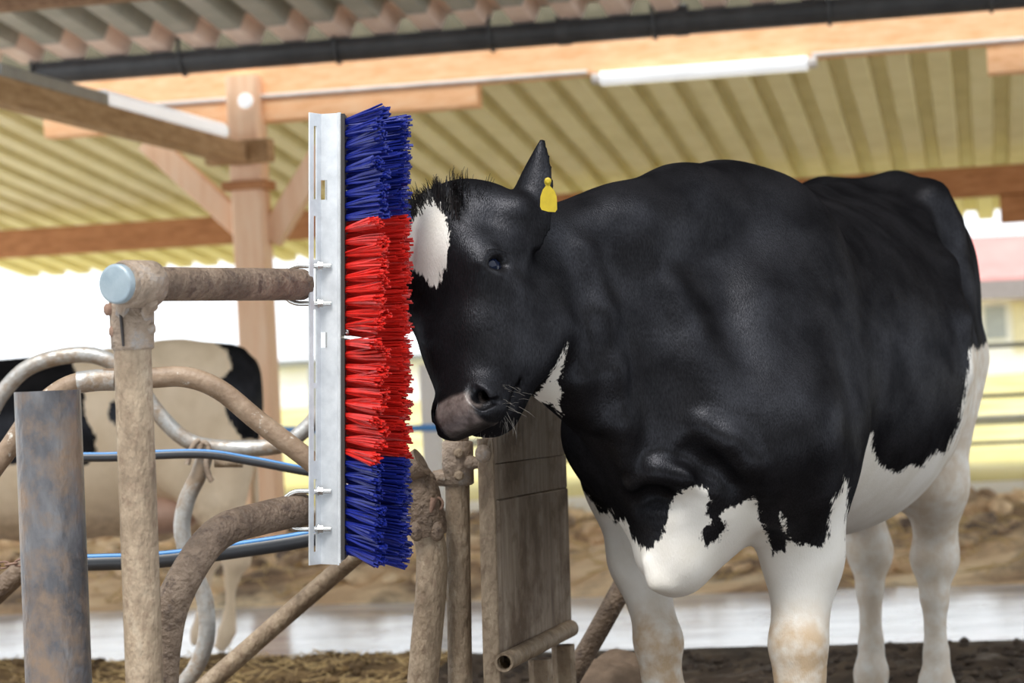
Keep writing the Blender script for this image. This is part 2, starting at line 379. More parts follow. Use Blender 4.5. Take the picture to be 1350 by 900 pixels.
def vpost():
    t = thing('timber_post', BW(UP, 12.97, 0), 'square pale timber post with a white disc and two slanting braces', 'post')
    part('shaft', MB().bevbar(BW(UP, 12.93, -.02), BW(UP, 12.93, 2.80), .185, .185, .01, up=BW(0, 1, 0)), MT['timber_pale'], t)
    part('packing_block', MB().bevbar(BW(UP - .13, 12.90, 2.16), BW(UP + .13, 12.90, 2.16), .22, .05, .006), MT['timber_brown'], t, BW(UP, 12.9, 2.13), 'brown packing block near the top')
    for a, b in (((196, 186), (330, 308)), ((428, 200), (356, 316))):
        A = BW(uat(*a, 13.0), 13.0, P(*a, BW(uat(*a, 13.0), 13.0, 0).y).z); B = BW(uat(*b, 13.0), 13.0, P(*b, BW(uat(*b, 13.0), 13.0, 0).y).z)
        part('brace', MB().bevbar(A, B, .12, .135, .006), MT['timber_pale'], t, B)
    c = P(324, 133, BW(uat(324, 133, 12.82), 12.82, 0).y)
    part('round_disc', MB().lathe(c, BW(0, -1, 0), [(-.02, .03), (0, .044), (.012, .044), (.018, .034)], 20), MT['tube_white'], t, c, 'white round disc')
vpost()
# the tie beam running from the post towards the viewer, with its long lamp
def tie():
    zt = 2.335; u = UP - .02
    a, b = BW(u, 12.6, zt), BW(u, 7.6, zt + .02)
    t = thing('tie_beam', BW(u, 12.6, zt - .07), 'slanting-looking brown tie beam that ends at the timber post', 'beam')
    part('beam_timber', MB().bevbar(BW(u + .02, 13.12, zt), b, .12, .115, .008), MT['timber_tie'], t)
    part('end_block', MB().bevbar(BW(u - .17, 12.76, zt + .01), BW(u + .21, 12.76, zt + .01), .12, .13, .006), MT['timber_tie'], t)
    l = thing('tube_light', BW(u, 12.2, zt + .1), 'long white tube lamp lying on the slanting brown tie beam', 'lamp', None)
    part('lamp_housing', MB().bevbar(BW(u + .01, 12.46, zt + .105), BW(u + .01, 10.65, zt + .105), .09, .085, .02), MT['tube_white'], l)
    part('end_cap', MB().bevbar(BW(u + .01, 12.51, zt + .105), BW(u + .01, 12.46, zt + .105), .075, .07, .02), MT['conduit'], l, BW(u, 12.35, zt + .12))
    part('mounting_tray', MB().bevbar(BW(u + .01, 10.65, zt + .095), BW(u + .01, 9.4, zt + .095), .09, .07, .01), MT['tray_grey'], l, BW(u, 9.5, zt + .1), 'grey metal mounting tray')
tie()
def lamp2():
    a, b = uat(792, 92, 12.92), uat(1064, 70, 12.92)
    l = thing('tube_light', BW((a + b) / 2, 12.92, 2.6), 'white tube lamp under the orange eaves beam above the cow', 'lamp')
    part('lamp_housing', MB().bevbar(BW(a, 12.92, 2.63), BW(b, 12.92, 2.63), .11, .075, .022), MT['tube_white'], l)
    for q, s in ((a, -1), (b, 1)):
        part('end_cap', MB().bevbar(BW(q, 12.92, 2.632), BW(q + s * .05, 12.92, 2.632), .08, .055, .015), MT['conduit'], l, BW(q, 12.92, 2.63))
lamp2()
for p0, p1, lab in ((88, 772, 'thin pale conduit along the orange beam above the brush'), (1072, 1500, 'thin pale conduit along the orange beam at the upper right')):
    a, b = uat(p0, 100, 12.92), uat(p1, 60, 12.92)
    solo('conduit', MB().tube([BW(a, 12.925, 2.675), BW(b, 12.925, 2.675)], .014, 8), MT['conduit'], lab, 'conduit')
# gutter with brackets
def gutter():
    a, b = uat(48, 97, 12.50), uat(2300, -90, 12.50); v, z, r = 12.50, 2.862, .080
    t = thing('rain_gutter', BW((a + b) / 2, v, z - r), 'long black half-round gutter below the corrugated sheets', 'gutter')
    mb = MB(); n = 10; vs = []
    for q in (a, b):
        for k in range(n + 1):
            an = math.pi * (.86 + 1.28 * k / n); vs.append(BW(q, v + r * math.cos(an), z + r * math.sin(an)))
        for k in range(n + 1):
            an = math.pi * (2.14 - 1.28 * k / n); vs.append(BW(q, v + (r - .005) * math.cos(an), z + (r - .005) * math.sin(an)))
    m = 2 * (n + 1)
    mb.add(vs, [(i, (i + 1) % m, m + (i + 1) % m, m + i) for i in range(m)], False)
    mb.add(vs[:n + 1], [tuple(range(n + 1))]); mb.add(vs[m:m + n + 1], [tuple(range(n, -1, -1))])
    mb.tube([BW(a, v - r * .9, z + r * .42), BW(b, v - r * .9, z + r * .42)], .009, 8); mb.tube([BW(a, v + r * .9, z + r * .42), BW(b, v + r * .9, z + r * .42)], .007, 8)
    part('trough', mb, MT['gutter'], t)
    for px in (48, 242, 446, 650, 865, 1096, 1310):
        u = uat(px, 70, v); rr = r + .006; m2 = MB()
        path = [BW(u, v - rr * .9, z + .13), BW(u, v - rr, z + .05)] + [BW(u, v + rr * math.cos(math.pi * (1 + k / 8)), z + rr * math.sin(math.pi * (1 + k / 8))) for k in range(9)]
        m2.tube(path, .011, 6)
        part('gutter_bracket', m2, MT['gutter'], t, BW(u, v, z))
    for px in (745, 900):
        u = uat(px, 60, v)
        m2 = MB().tube([BW(u - .035, v, z), BW(u + .035, v, z)], r + .006, 14, False)
        part('joint_sleeve', m2, MT['gutter'], t, BW(u, v, z))
gutter()

# ------------------------------------------------------------------ beyond the barn
def farhouse():
    Y = 70.0; s = Y / F
    a = P(1215, 480, Y); b = P(1520, 470, Y)
    zt = P(1320, 392, Y).z; zf = P(1320, 368, Y).z; zr = P(1320, 308, Y).z
    t = thing('farm_house', Vector(((a.x + b.x) / 2, Y, 0)), 'far white house with a red roof behind the rump of the cow', 'house')
    part('house_wall', MB().box(((a.x + b.x) / 2, Y + 3, zt / 2), ((1, 0, 0), (0, 1, 0), (0, 0, 1)), ((b.x - a.x) / 2, 3, zt / 2)), MT['render_white'], t)
    mb = MB(); x0, x1 = a.x - .6, b.x + .6
    prism = [(x, y, z) for x in (x0, x1) for y, z in ((Y - .9, zf), (Y + 3, zr + .1), (Y + 6.9, zf), (Y + 6.9, zf - .15), (Y + 3, zr - .12), (Y - .9, zf - .15))]
    mb.add(prism, [(0, 1, 7, 6), (1, 2, 8, 7), (2, 3, 9, 8), (3, 4, 10, 9), (4, 5, 11, 10), (5, 0, 6, 11), (5, 4, 1, 0), (4, 3, 2, 1), (6, 7, 10, 11), (7, 8, 9, 10)])
    part('house_roof', mb, MT['roof_red'], t)
    part('fascia_board', MB().box(((x0 + x1) / 2, Y - .95, (zf + zt) / 2 - .05), ((1, 0, 0), (0, 1, 0), (0, 0, 1)), ((x1 - x0) / 2, .05, (zf - zt) / 2 + .02)), MT['fascia'], t)
    c = P(1346, 430, Y)
    part('house_door', MB().box((c.x, Y - .03, c.z), ((1, 0, 0), (0, 1, 0), (0, 0, 1)), (.26, .06, .75)), MT['shutter'], t, c)
    c = P(1312, 425, Y)
    part('house_window', MB().box((c.x, Y - .03, c.z), ((1, 0, 0), (0, 1, 0), (0, 0, 1)), (.32, .05, .5)), MT['window_dark'], t, c)
    # low pale shed seen between the post and the brush
    Y2 = 75.0; a = P(345, 480, Y2); b = P(640, 480, Y2); zt = P(400, 482, Y2).z
    t2 = thing('far_shed', Vector(((a.x + b.x) / 2, Y2, 0)), 'low pale shed far off between the timber post and the brush', 'shed')
    part('shed_wall', MB().box(((a.x + b.x) / 2, Y2 + 2, zt / 2), ((1, 0, 0), (0, 1, 0), (0, 0, 1)), ((b.x - a.x) / 2, 2, zt / 2)), MT['render_white'], t2)
    part('shed_roof', MB().box(((a.x + b.x) / 2, Y2 + 2, zt + .1), ((1, 0, 0), (0, 1, 0), (0, 0, 1)), ((b.x - a.x) / 2 + .3, 2.4, .11)), MT['rail'], t2)
farhouse()
def fence():
    v = 19.6
    t = thing('field_fence', BW(-.5, v, 0), 'long horizontal pipe fence between the straw bank and the meadow', 'fence')
    for y, r, mt in ((455, .022, 'rail'), (521, .02, 'rail'), (553, .045, 'rail_pale'), (583, .018, 'rail')):
        u1 = uat(1320, y, v); p = P(1320, y, BW(u1, v, 0).y)
        part('fence_rail', MB().tube([BW(-4.6, v, p.z), BW(u1 + 2.5, v, p.z)], r, 10), MT[mt], t, BW(-1, v, p.z))
    for px in (412, 700, 1000, 1405):
        u = uat(px, 500, v + .06)
        part('fence_post', MB().tube([BW(u, v + .06, -.1), BW(u, v + .06, 1.12)], .04, 10), MT['rail_pale'], t, BW(u, v, 0))
    u = uat(570, 560, 15.0)
    solo('pale_post', MB().bevbar(BW(u, 15.0, .05), BW(u, 15.0, 1.08), .13, .11, .01, up=BW(0, 1, 0)), MT['render_white'], 'white square post seen between the brush and the front cow muzzle', 'post')
fence()
u0, u1 = uat(352, 556, 12.82), uat(800, 556, 12.82)
zb = P(560, 557, BW(uat(560, 557, 12.82), 12.82, 0).y).z
solo('blue_hose', MB().tube(spline([BW(u0, 12.82, zb), BW((u0 + u1) / 2, 12.82, zb - .03), BW(u1, 12.82, zb + .01)], 8), .022, 10), MT['hose_blue'], 'blue hose strung from the timber post to the right, seen left of the cow muzzle', 'hose')
# ------------------------------------------------------------------ steel posts, loops and hoses
def ground_px(px0, py0, px1, py1, Y):
    """where the line through two pixels meets the floor at depth Y (slightly sunk)"""
    a = P(px0, py0, Y); b = P(px1, py1, Y); t = (a.z + .04) / (a.z - b.z); return a + (b - a) * t
def thick_post():
    Y = 4.2; a = P(62.5, 515, Y); b = ground_px(62.5, 515, 77.5, 900, Y); r = .0595; d = (a - b).normalized()
    t = thing('steel_post', b, 'thick open-topped dark steel tube post, the stoutest post of all', 'post')
    n = 36; mb = MB(); mb.tube([lerp(b, a, k / 12) for k in range(13)], r, n, False, True)
    mb.tube([a, a - d * .2], r - .006, n, False, True)
    N = d.cross(Vector((0, 1, 0))).normalized(); B = d.cross(N); vs = [a + (N * math.cos(2 * math.pi * k / n) + B * math.sin(2 * math.pi * k / n)) * q for q in (r, r - .006) for k in range(n)]
    mb.add(vs, [(k, (k + 1) % n, n + (k + 1) % n, n + k) for k in range(n)])
    mb.add([a - d * .2 + (N * math.cos(2 * math.pi * k / n) + B * math.sin(2 * math.pi * k / n)) * (r - .006) for k in range(n)], [tuple(range(n))])
    part('post_tube', mb, MT['post_steel'], t)
thick_post()
PIPE_A = P(153, 374, 3.98); PIPE_B = P(410, 375, 4.50)
def clamp_post():
    Y = 4.08; top = P(174, 440, Y); bot = ground_px(174.5, 460, 190.5, 900, Y); d = (top - bot).normalized(); r = .0330
    t = thing('steel_post', bot, 'muddy steel pipe post with a bolted clamp holding the capped pipe', 'post')
    part('post_tube', MB().tube([lerp(bot, top, k / 14) for k in range(15)], r, 32, True, True, .012), MT['pipe_muddy'], t)
    ax = (PIPE_B - PIPE_A).normalized(); c = lerp(PIPE_A, PIPE_B, .10)
    side = Vector((1, 0, 0)); side = (side - d * side.dot(d)).normalized(); dep = d.cross(side)
    mb = MB()
    a0 = P(175, 461, Y); a1 = P(174, 402, Y)
    mb.tube([a0, a0 + d * .004, lerp(a0, a1, .5), a1, a1 + d * .012], [r + .001, r + .0045, r + .0045, r + .006, r - .005], 28)
    cast = part('clamp_casting', mb, MT['casting'], t, a0)
    m2 = MB(); wid = .034
    m2.tube([c - ax * (wid + .004), c - ax * wid, c + ax * wid, c + ax * (wid + .004)], [.034, .0415, .0415, .034], 28)
    # webs carrying the ring down to the sleeve
    for s in (-1, 1):
        q0 = a1 + d * .004 + side * s * .020; q1 = c - d * .020 + side * s * .024
        m2.bevbar(q0 - d * .02, q1, .05, .022, .008, up=side)
        m2.bar(lerp(a0, a1, .15) + side * s * .030 - dep * .0, a1 + side * s * .033 + d * .03, .026, .012, side)
    part('clamp_ring', m2, MT['casting'], t, c)
    for px, py, s in ((204, 402, 1), (201, 433, 1), (141, 408, -1), (148, 437, -1)):
        q = P(px, py, Y - .012)
        part('clamp_bolt', MB().lathe(q - side * s * .016, side * s, [(0, .007), (.006, .007), (.0065, .011), (.017, .011), (.021, .006)], 10), MT['rust'] if s < 0 else MT['casting'], t, q)
    # slit of the clamp
    part('clamp_slit', MB().bevbar(P(158, 403, Y - .041), P(163, 456, Y - .036), .004, .006, .001), MT['brush_board'], t, P(160, 440, Y), 'dark slit between the clamp halves')
clamp_post()
def top_pipe():
    t = thing('support_pipe', PIPE_A, 'straight brown pipe with a zinc end cap, carrying the top of the brush', 'pipe')
    ax = (PIPE_B - PIPE_A).normalized(); B = PIPE_B - ax * .034
    part('pipe_tube', MB().tube([lerp(PIPE_A, B, k / 14) for k in range(15)], .0305, 32, True, True, .01), MT['pipe_brown'], t)
    part('end_cap', MB().lathe(PIPE_A + ax * .012, -ax, [(0, .0345), (.013, .0345), (.0165, .0330), (.0175, .028), (.0180, .002)], 32), MT['cap_zinc'], t, PIPE_A, 'pale blue-grey zinc cap')
    part('cap_collar', MB().tube([PIPE_A + ax * .010, PIPE_A + ax * .022], .0365, 30), MT['casting'], t, PIPE_A + ax * .016)
top_pipe()
def low_pipe():
    pts = pix([(206, 1290, 4.26), (210, 1080, 4.26), (213, 900, 4.26), (217, 845, 4.265), (226, 800, 4.27), (246, 757, 4.29), (272, 718, 4.33), (300, 696, 4.37), (345, 683, 4.43), (402, 670, 4.49)])
    solo('support_pipe', MB().tube(spline(pts, 7), .0318, 28, True, True, .02), MT['pipe_brown'], 'bent brown pipe rising from the floor to the lower end of the brush', 'pipe')
low_pipe()
def loops():
    pts = pix([(-60, 700), (-12, 622), (14, 588), (44, 546), (84, 512), (130, 500), (195, 498), (245, 497), (290, 514), (342, 556), (405, 604), (450, 640), (500, 672), (566, 696)], 5.0)
    t = thing('stall_divider', pts[5] - Vector((0, 0, .5)), 'brown bent stall pipe with scraped paint, arching behind the clamp post', 'stall divider', None)
    part('divider_pipe', MB().tube(spline(pts, 6), .0225, 20, True, True, .02), MT['pipe_worn'], t)
    z = pix([(103, 504), (128, 501), (152, 500.5)], 4.998)
    part('zinc_sleeve', MB().tube(spline(z, 4), .0236, 20), MT['pipe_zinc'], t, z[1], 'bare zinc patch')
    pts = pix([(-60, 650), (-14, 548), (8, 512), (38, 484), (80, 470), (120, 468), (152, 480), (180, 505), (205, 540), (235, 572), (266, 587), (320, 591), (372, 586), (402, 566), (425, 540)], 6.1)
    t = thing('stall_divider', pts[9] - Vector((0, 0, .9)), 'silver wavy stall pipe with a hooked clamp, in front of the left cow', 'stall divider', None)
    part('divider_pipe', MB().tube(spline(pts, 6), .0215, 20, True), MT['pipe_zinc'], t)
    p2 = pix([(270, 600), (262, 625), (246, 660), (240, 700), (252, 745), (270, 790), (272, 840), (258, 880), (236, 908), (205, 945), (160, 1000), (120, 1090)], 6.1)
    part('divider_leg', MB().tube(spline(p2, 6), .0225, 20, True, True, .02), MT['pipe_zinc'], t, label='lower bent zinc pipe')
    part('dirty_joint', MB().tube(pix([(283, 609), (320, 609)], 6.1), .014, 12), MT['pipe_muddy'], t, P(300, 612, 6.1))
    for q in ([(247, 612), (251, 596), (257, 584), (264, 580)], [(262, 596), (268, 583), (275, 590), (272, 610), (276, 628), (280, 634)]):
        h = spline(pix(q, 6.06), 5)
        part('clamp_hook', MB().tube(h, .0075, 10), MT['casting'], t, h[0])
loops()
def hose(pts, r, name, label, Y=None):
    sp = spline(pts, 8); t = thing(name, sp[len(sp) // 2] - Vector((0, 0, r)), label, 'hose')
    part('hose_tube', MB().tube(sp, r, 18), MT['hose_black'], t)
    off = Vector((0, -.62, .78)) * r * .93
    part('blue_stripe', MB().tube([p + off for p in sp], r * .28, 8), MT['hose_blue'], t, label='blue stripe')
hose(pix([(72, 1120), (60, 900), (50, 690), (66, 618), (95, 604), (150, 602), (262, 598), (330, 607), (405, 621), (470, 630), (545, 629), (592, 629)], 5.55), .0115, 'water_hose', 'thin black hose with a blue stripe, upper of the two hoses')
hose(pix([(75, 1140), (68, 960), (62, 820), (72, 758), (98, 742), (125, 741), (215, 737), (330, 722), (405, 710), (470, 696), (520, 688)], 5.3) + [P(566, 684, 5.06)], .0195, 'water_hose', 'thick black hose with a blue stripe, lower of the two hoses')
solo('brace_pipe', MB().tube([P(562, 650, 5.12), P(500, 704, 5.45), P(450, 748, 5.7), P(360, 826, 5.7), P(270, 905, 5.7), P(90, 1062, 5.7)], .0235, 20, True, True, .02), MT['pipe_muddy'], 'straight muddy brace pipe slanting down to the left below the brush', 'pipe')
solo('brace_pipe', MB().tube([P(-60, 836, 5.6), P(-5, 782, 5.6), P(60, 722, 5.6)], .026, 18), MT['pipe_brown'], 'slanting brown pipe disappearing behind the thick dark post', 'pipe')
def chain():
    t = thing('chain', P(8, 750, 4.6), 'short rusty chain left of the thick dark post', 'chain')
    for k, px in enumerate((-8, 4, 15, 27)):
        c = P(px, 746 - k * 1.5, 4.6); up = Vector((0, 0, 1)) if k % 2 else Vector((0, 1, 0)); X = Vector((1, 0, .08)).normalized()
        ring = [c + X * (.012 * math.cos(a)) + up * (.0065 * math.sin(a)) for a in [2 * math.pi * i / 12 for i in range(13)]]
        part('chain_link', MB().tube(ring, .0024, 6, False), MT['rust'], t, c)
chain()
# ---- the muddy posts and the plank partition under the muzzle
def right_posts():
    Y = 5.0
    pts = pix([(547, 1130), (553, 950), (557, 900), (563, 835), (568, 775), (569, 728), (563, 700)], Y)
    t = thing('steel_post', pts[0], 'curved muddy pipe post right of the lower brush end', 'post')
    part('post_tube', MB().tube(spline(pts, 6), .0335, 28, True, True, .03), MT['pipe_muddy'], t)
    m = MB(); q = pix([(548, 618), (556, 650), (567, 706)], Y - .01)
    m.tube([q[0], lerp(q[0], q[1], .4), q[1], lerp(q[1], q[2], .8), q[2]], [.026, .036, .039, .041, .037], 24, True, True, .05)
    part('joint_casting', m, MT['pipe_brown'], t, q[1])
    q = P(549, 616, Y - .03); part('joint_knob', MB().tube([q + Vector((-.03, 0, -.01)), q + Vector((.012, -.01, .012))], [.028, .032], 20), MT['pipe_brown'], t, q)
    for px, py in ((576, 700), (549, 700)):
        q = P(px, py, Y - .04); part('joint_lug', MB().ball(q, (.016, .012, .022), 12, 8), MT['pipe_brown'], t, q)
    c = P(577, 664, Y - .03); part('eye_ring', MB().tube([c + Vector((.011 * math.cos(a), 0, .013 * math.sin(a))) for a in [i * math.pi / 7 for i in range(15)]], .0032, 8, False), MT['rust'], t, c)
    c = P(572, 656, Y - .04); part('ring_bolt', MB().tube([c, c + Vector((-.01, 0, -.03))], .008, 10), MT['rust'], t, c)
    # straight post with a collar
    Y = 5.05; top = P(602, 572, Y); bot = ground_px(602, 600, 606.5, 900, Y)
    t = thing('steel_post', bot, 'straight muddy pipe post with a two-bolt collar beside the planks', 'post')
    part('post_tube', MB().tube([lerp(bot, top, k / 12) for k in range(13)], .0265, 26, True, True, .035), MT['pipe_muddy'], t)
    a, b = P(604, 639, Y), P(603, 581, Y)
    col = part('post_collar', MB().tube([a, lerp(a, b, .04), lerp(a, b, .96), b], [.030, .0345, .0345, .030], 26, True, True, .02), MT['casting'], t, a)
    for py in (597, 627):
        q = P(605, py, Y - .036); part('collar_bolt', MB().lathe(q + Vector((0, .006, 0)), (0, -1, 0), [(0, .0115), (.008, .0115), (.009, .007), (.014, .007)], 8), MT['pipe_muddy'], t, q)
    q = P(592, 629, Y); part('hose_socket', MB().tube([q + Vector((-.035, 0, 0)), q + Vector((-.012, 0, 0)), q], [.016, .019, .022], 16), MT['casting'], t, q)
    m = MB(); m.bevbar(P(616, 611, Y - .02), P(646, 609, Y - .03), .03, .024, .006); m.ball(P(620, 610, Y - .02), (.02, .02, .016), 12, 8)
    part('linking_lug', m, MT['casting'], t, P(630, 610, Y))
right_posts()
def partition():
    Y0, Y1 = 5.0, 5.62
    a, b = P(640, 578, Y0 - .02), ground_px(640, 580, 648.5, 890, Y0 - .02)
    t = thing('plank_partition', ground_px(652, 600, 660, 880, Y0), 'upright grimy plank partition with a steel edge under the cow muzzle', 'partition')
    part('steel_edge', MB().bevbar(b, a, .036, .014, .003, up=(0, 1, 0)), MT['pipe_muddy'], t, b, 'flat rusty steel upright')
    part('edge_knob', MB().ball(P(637, 598, Y0 - .05), (.018, .015, .02), 12, 8), MT['casting'], t, P(637, 598, Y0 - .05))
    # planks between the left edge (at Y0) and the far edge (at Y1)
    def L(y): return P(652 + (y - 580) * 8 / 300, y, Y0)
    def R(y): return P(744 + (y - 560) * 8 / 280, y, Y1)
    rows = [(500, 503), (611.5, 599.5), (658.5, 642), (884, 838)]
    for (l0, r0), (l1, r1) in zip(rows, rows[1:]):
        A, B, C, D = L(l0), R(r0), R(r1), L(l1)
        n = (B - A).cross(D - A).normalized(); n = n if n.y > 0 else -n
        th = n * .028; jit = n * random.Random(int(l0)).uniform(0, .004)
        vs = [q + jit for q in (A, B, C, D)] + [q + th for q in (A, B, C, D)]
        bev = [lerp(q, (A + B + C + D) / 4, .02) + jit - n * .006 for q in (A, B, C, D)]
        mb = MB().add(vs + bev, [(8, 9, 10, 11), (0, 1, 9, 8), (1, 2, 10, 9), (2, 3, 11, 10), (3, 0, 8, 11), (0, 4, 5, 1), (1, 5, 6, 2), (2, 6, 7, 3), (3, 7, 4, 0), (4, 7, 6, 5)])
        part('plank', mb, MT['panel_wood'], t, D)
    a, b = P(664, 873, Y0 - .045), P(752, 828, Y1 - .045)
    mb = MB().tube([lerp(a, b, k / 8) for k in range(9)], .0205, 20, False, True, .03)
    mb.tube([a, lerp(a, b, .12)], .015, 16, False); mb.tube([a, a + (b - a).normalized() * .001], [.0205, .015], 20, False)
    mb.tube([lerp(a, b, .12), lerp(a, b, .121)], .015, 16)
    part('bottom_pipe', mb, MT['pipe_muddy'], t, a)
    for px, py, Y in ((712, 868, 5.3), (742, 850, 5.5)):
        q = P(px, py, Y); part('support_foot', MB().bevbar(Vector((q.x, Y, -.03)), Vector((q.x, Y, q.z)), .055, .05, .012, up=(0, 1, 0)), MT['pipe_muddy'], t, Vector((q.x, Y, 0)))
    solo('leaning_pipe', MB().tube(spline([P(868, 690, 5.75), P(825, 765, 5.75), P(785, 838, 5.75), P(745, 905, 5.75), P(690, 1000, 5.75)], 4), [.026] * 17, 18, True, True, .04), MT['pipe_brown'], 'muddy brown pipe leaning from the planks up behind the cow leg', 'pipe')
    mb = MB(); r = random.Random(3)
    for px, py, s in ((800, 905, .11), (835, 890, .10), (765, 915, .09), (820, 870, .06), (845, 935, .14), (730, 925, .10)):
        c = P(px, py + 12, 6.0 + r.uniform(-.1, .1)); mb.ball(c, (s * 1.2, s, s * .8), 22, 14)
    mb.v = [p + Vector((0, 0, 1)) * 0 + (mnoise.noise_vector(p * 9) * .022 + mnoise.noise_vector(p * 24) * .010) for p in mb.v]
    # down to the floor
    for px in (745, 800, 850):
        c = P(px, 950, 6.05); mb.ball(Vector((c.x, 6.05, .03)), (.18, .14, .22), 20, 12)
    solo('muck_heap', mb, MT['muck_dark'], 'dark heap of muck between the planks and the cow front leg', 'muck', kind='stuff')
partition()

# ------------------------------------------------------------------ the brush
def brush():
    Y = 4.45; k = Y / F
    O = P(408.5, 745, Y); T = P(408.5, 148, Y); V = (T - O).normalized(); H = (T - O).length
    X = Vector((1, 0, 0)); X = (X - V * X.dot(V)).normalized(); D = V.cross(X).normalized()
    if D.y < 0: D = -D
    def Lp(x, y, z): return O + X * (x * k) + D * (y * k) + V * z
    t = thing('cow_brush', O, 'tall upright cow brush, blue and red bristle tufts on a galvanised rail', 'brush')
    th = 2.2
    def strip(mb, p, q, z0, z1):
        """a plate between two profile points"""
        d = Vector((q[0] - p[0], q[1] - p[1])); n = Vector((-d.y, d.x)).normalized() * th
        vs = []
        for z in (z0, z1):
            for c in ((p[0], p[1]), (q[0], q[1]), (q[0] + n.x, q[1] + n.y), (p[0] + n.x, p[1] + n.y)): vs.append(Lp(c[0], c[1], z))
        return mb.add(vs, [(0, 1, 2, 3), (7, 6, 5, 4), (0, 4, 5, 1), (1, 5, 6, 2), (2, 6, 7, 3), (3, 7, 4, 0)])
    def zz(py): return (745 - py) * k
    m = MB()
    A0, A1 = (0, 0), (13, 20); 
    def on(s): return (lerp(A0[0], A1[0], s), lerp(A0[1], A1[1], s))
    slots = [(165, 262), (284, 342), (352, 398), (408, 505), (512, 608), (632, 646), (652, 694), (702, 728)]
    strip(m, on(0), on(.36), 0, H); strip(m, on(.62), on(1.0), 0, H)
    prev = 148
    for s0, s1 in slots + [(745, 745)]:
        strip(m, on(.36), on(.62), zz(s0), zz(prev)); prev = s1
    # web facing the viewer, with its small windows, then the folded edge
    W0, W1 = (13, 20), (35, 9)
    def onw(s): return (lerp(W0[0], W1[0], s), lerp(W0[1], W1[1], s))
    prev = 148
    for s0, s1 in [(236, 262), (438, 458), (745, 745)]:
        strip(m, onw(0), onw(.26), zz(s0), zz(prev)); prev = s1
    strip(m, onw(.26), W1, 0, H)
    prof = [W1, (36.5, 2), (40.5, 1), (41, 60)]
    for p, q in zip(prof, prof[1:]): strip(m, p, q, 0.0 if q[0] < 39 else .004, H)
    part('mounting_rail', m, MT['galv'], t, label='slotted galvanised rail')
    # window lips
    for y0, y1 in ((236, 262), (438, 458)):
        m = MB(); strip(m, (onw(.30)[0], onw(.3)[1] - 1.5), (onw(.36)[0], onw(.36)[1] - 1.5), zz(y1), zz(y0))
        part('slot_lip', m, MT['bolt'], t, Lp(*onw(.3), zz(y1)))
    # bristle boards: two, with a joint between
    for z0, z1 in ((0.012, zz(446)), (zz(442), H - .004)):
        m = MB(); m.box(Lp(44.0, 40, (z0 + z1) / 2), (X, D, V), (2.6 * k, 50 * k, (z1 - z0) / 2))
        part('bristle_board', m, MT['brush_board'], t, Lp(43.5, 40, z0), 'dark backing board')
    for py in (254, 438, 641):
        q = Lp(47, 8, zz(py)); part('board_screw', MB().lathe(q, X, [(0, .007), (.004, .007), (.006, .003)], 10), MT['bolt'], t, q)
    # U-bolts round the two pipes
    for cy, lo in ((375, 0), (673, 1)):
        hh = 25 * k
        zc = zz(cy)
        path = [Lp(27, 11, zc + hh)] + [Lp(-14, 11, zc + hh)]
        for i in range(1, 12):
            a = math.pi / 2 + math.pi * i / 12; path.append(Lp(-14, 11, zc) + X * (hh * 1.0 * math.cos(a)) + V * (hh * math.sin(a)))
        path += [Lp(-14, 11, zc - hh), Lp(27, 11, zc - hh)]
        u = part('u_bolt', MB().tube(path, .0050, 12), MT['bolt'], t, Lp(0, 11, zc))
        for s in (1, -1):
            q = Lp(10, 11, zc + s * hh)
            part('hex_nut', MB().lathe(q, X, [(0, .0095), (.002, .0095), (.0025, .0078), (.0095, .0078), (.010, .0060)], 6, False), MT['bolt'], u, q)
    # tufts
    def tuft_mesh(name, seed, mat, L=.128):
        r = random.Random(seed); mb = MB(); n = 34
        for i in range(n):
            a = r.uniform(0, 6.283); q = math.sqrt(r.random())
            root = Vector((0, math.cos(a) * q * .004, math.sin(a) * q * .004))
            fan = .0132 + r.uniform(-.002, .003)
            tip = Vector((L * r.uniform(.90, 1.03) * (1 - .10 * q * q), math.cos(a) * q * fan + r.gauss(0, .0015), math.sin(a) * q * fan * .95 + r.gauss(0, .0015)))
            mid = lerp(root, tip, .55) + Vector((0, r.gauss(0, .0012), r.gauss(0, .0012)))
            w0 = .0014; ro = r.uniform(0, 3.14)
            s1 = Vector((0, math.cos(ro), math.sin(ro))) * w0 * 1.35; s2 = Vector((0, -math.sin(ro), math.cos(ro))) * w0 * .7
            vs = []
            for c in (root, mid, tip): vs += [c + s1 + s2, c - s1 + s2, c - s1 - s2, c + s1 - s2]
            mb.add(vs, [(j * 4 + i2, j * 4 + (i2 + 1) % 4, (j + 1) * 4 + (i2 + 1) % 4, (j + 1) * 4 + i2) for j in (0, 1) for i2 in range(4)] + [(8, 9, 10, 11)])
        me = mb.mesh(name); me.materials.append(mat); return me
    blue = [tuft_mesh('bristle_tuft', 10 + i, MT['bristle_blue']) for i in range(5)]
    red = [tuft_mesh('bristle_tuft', 30 + i, MT['bristle_red']) for i in range(5)]
    r = random.Random(8); n = 36; base = wloc(t)
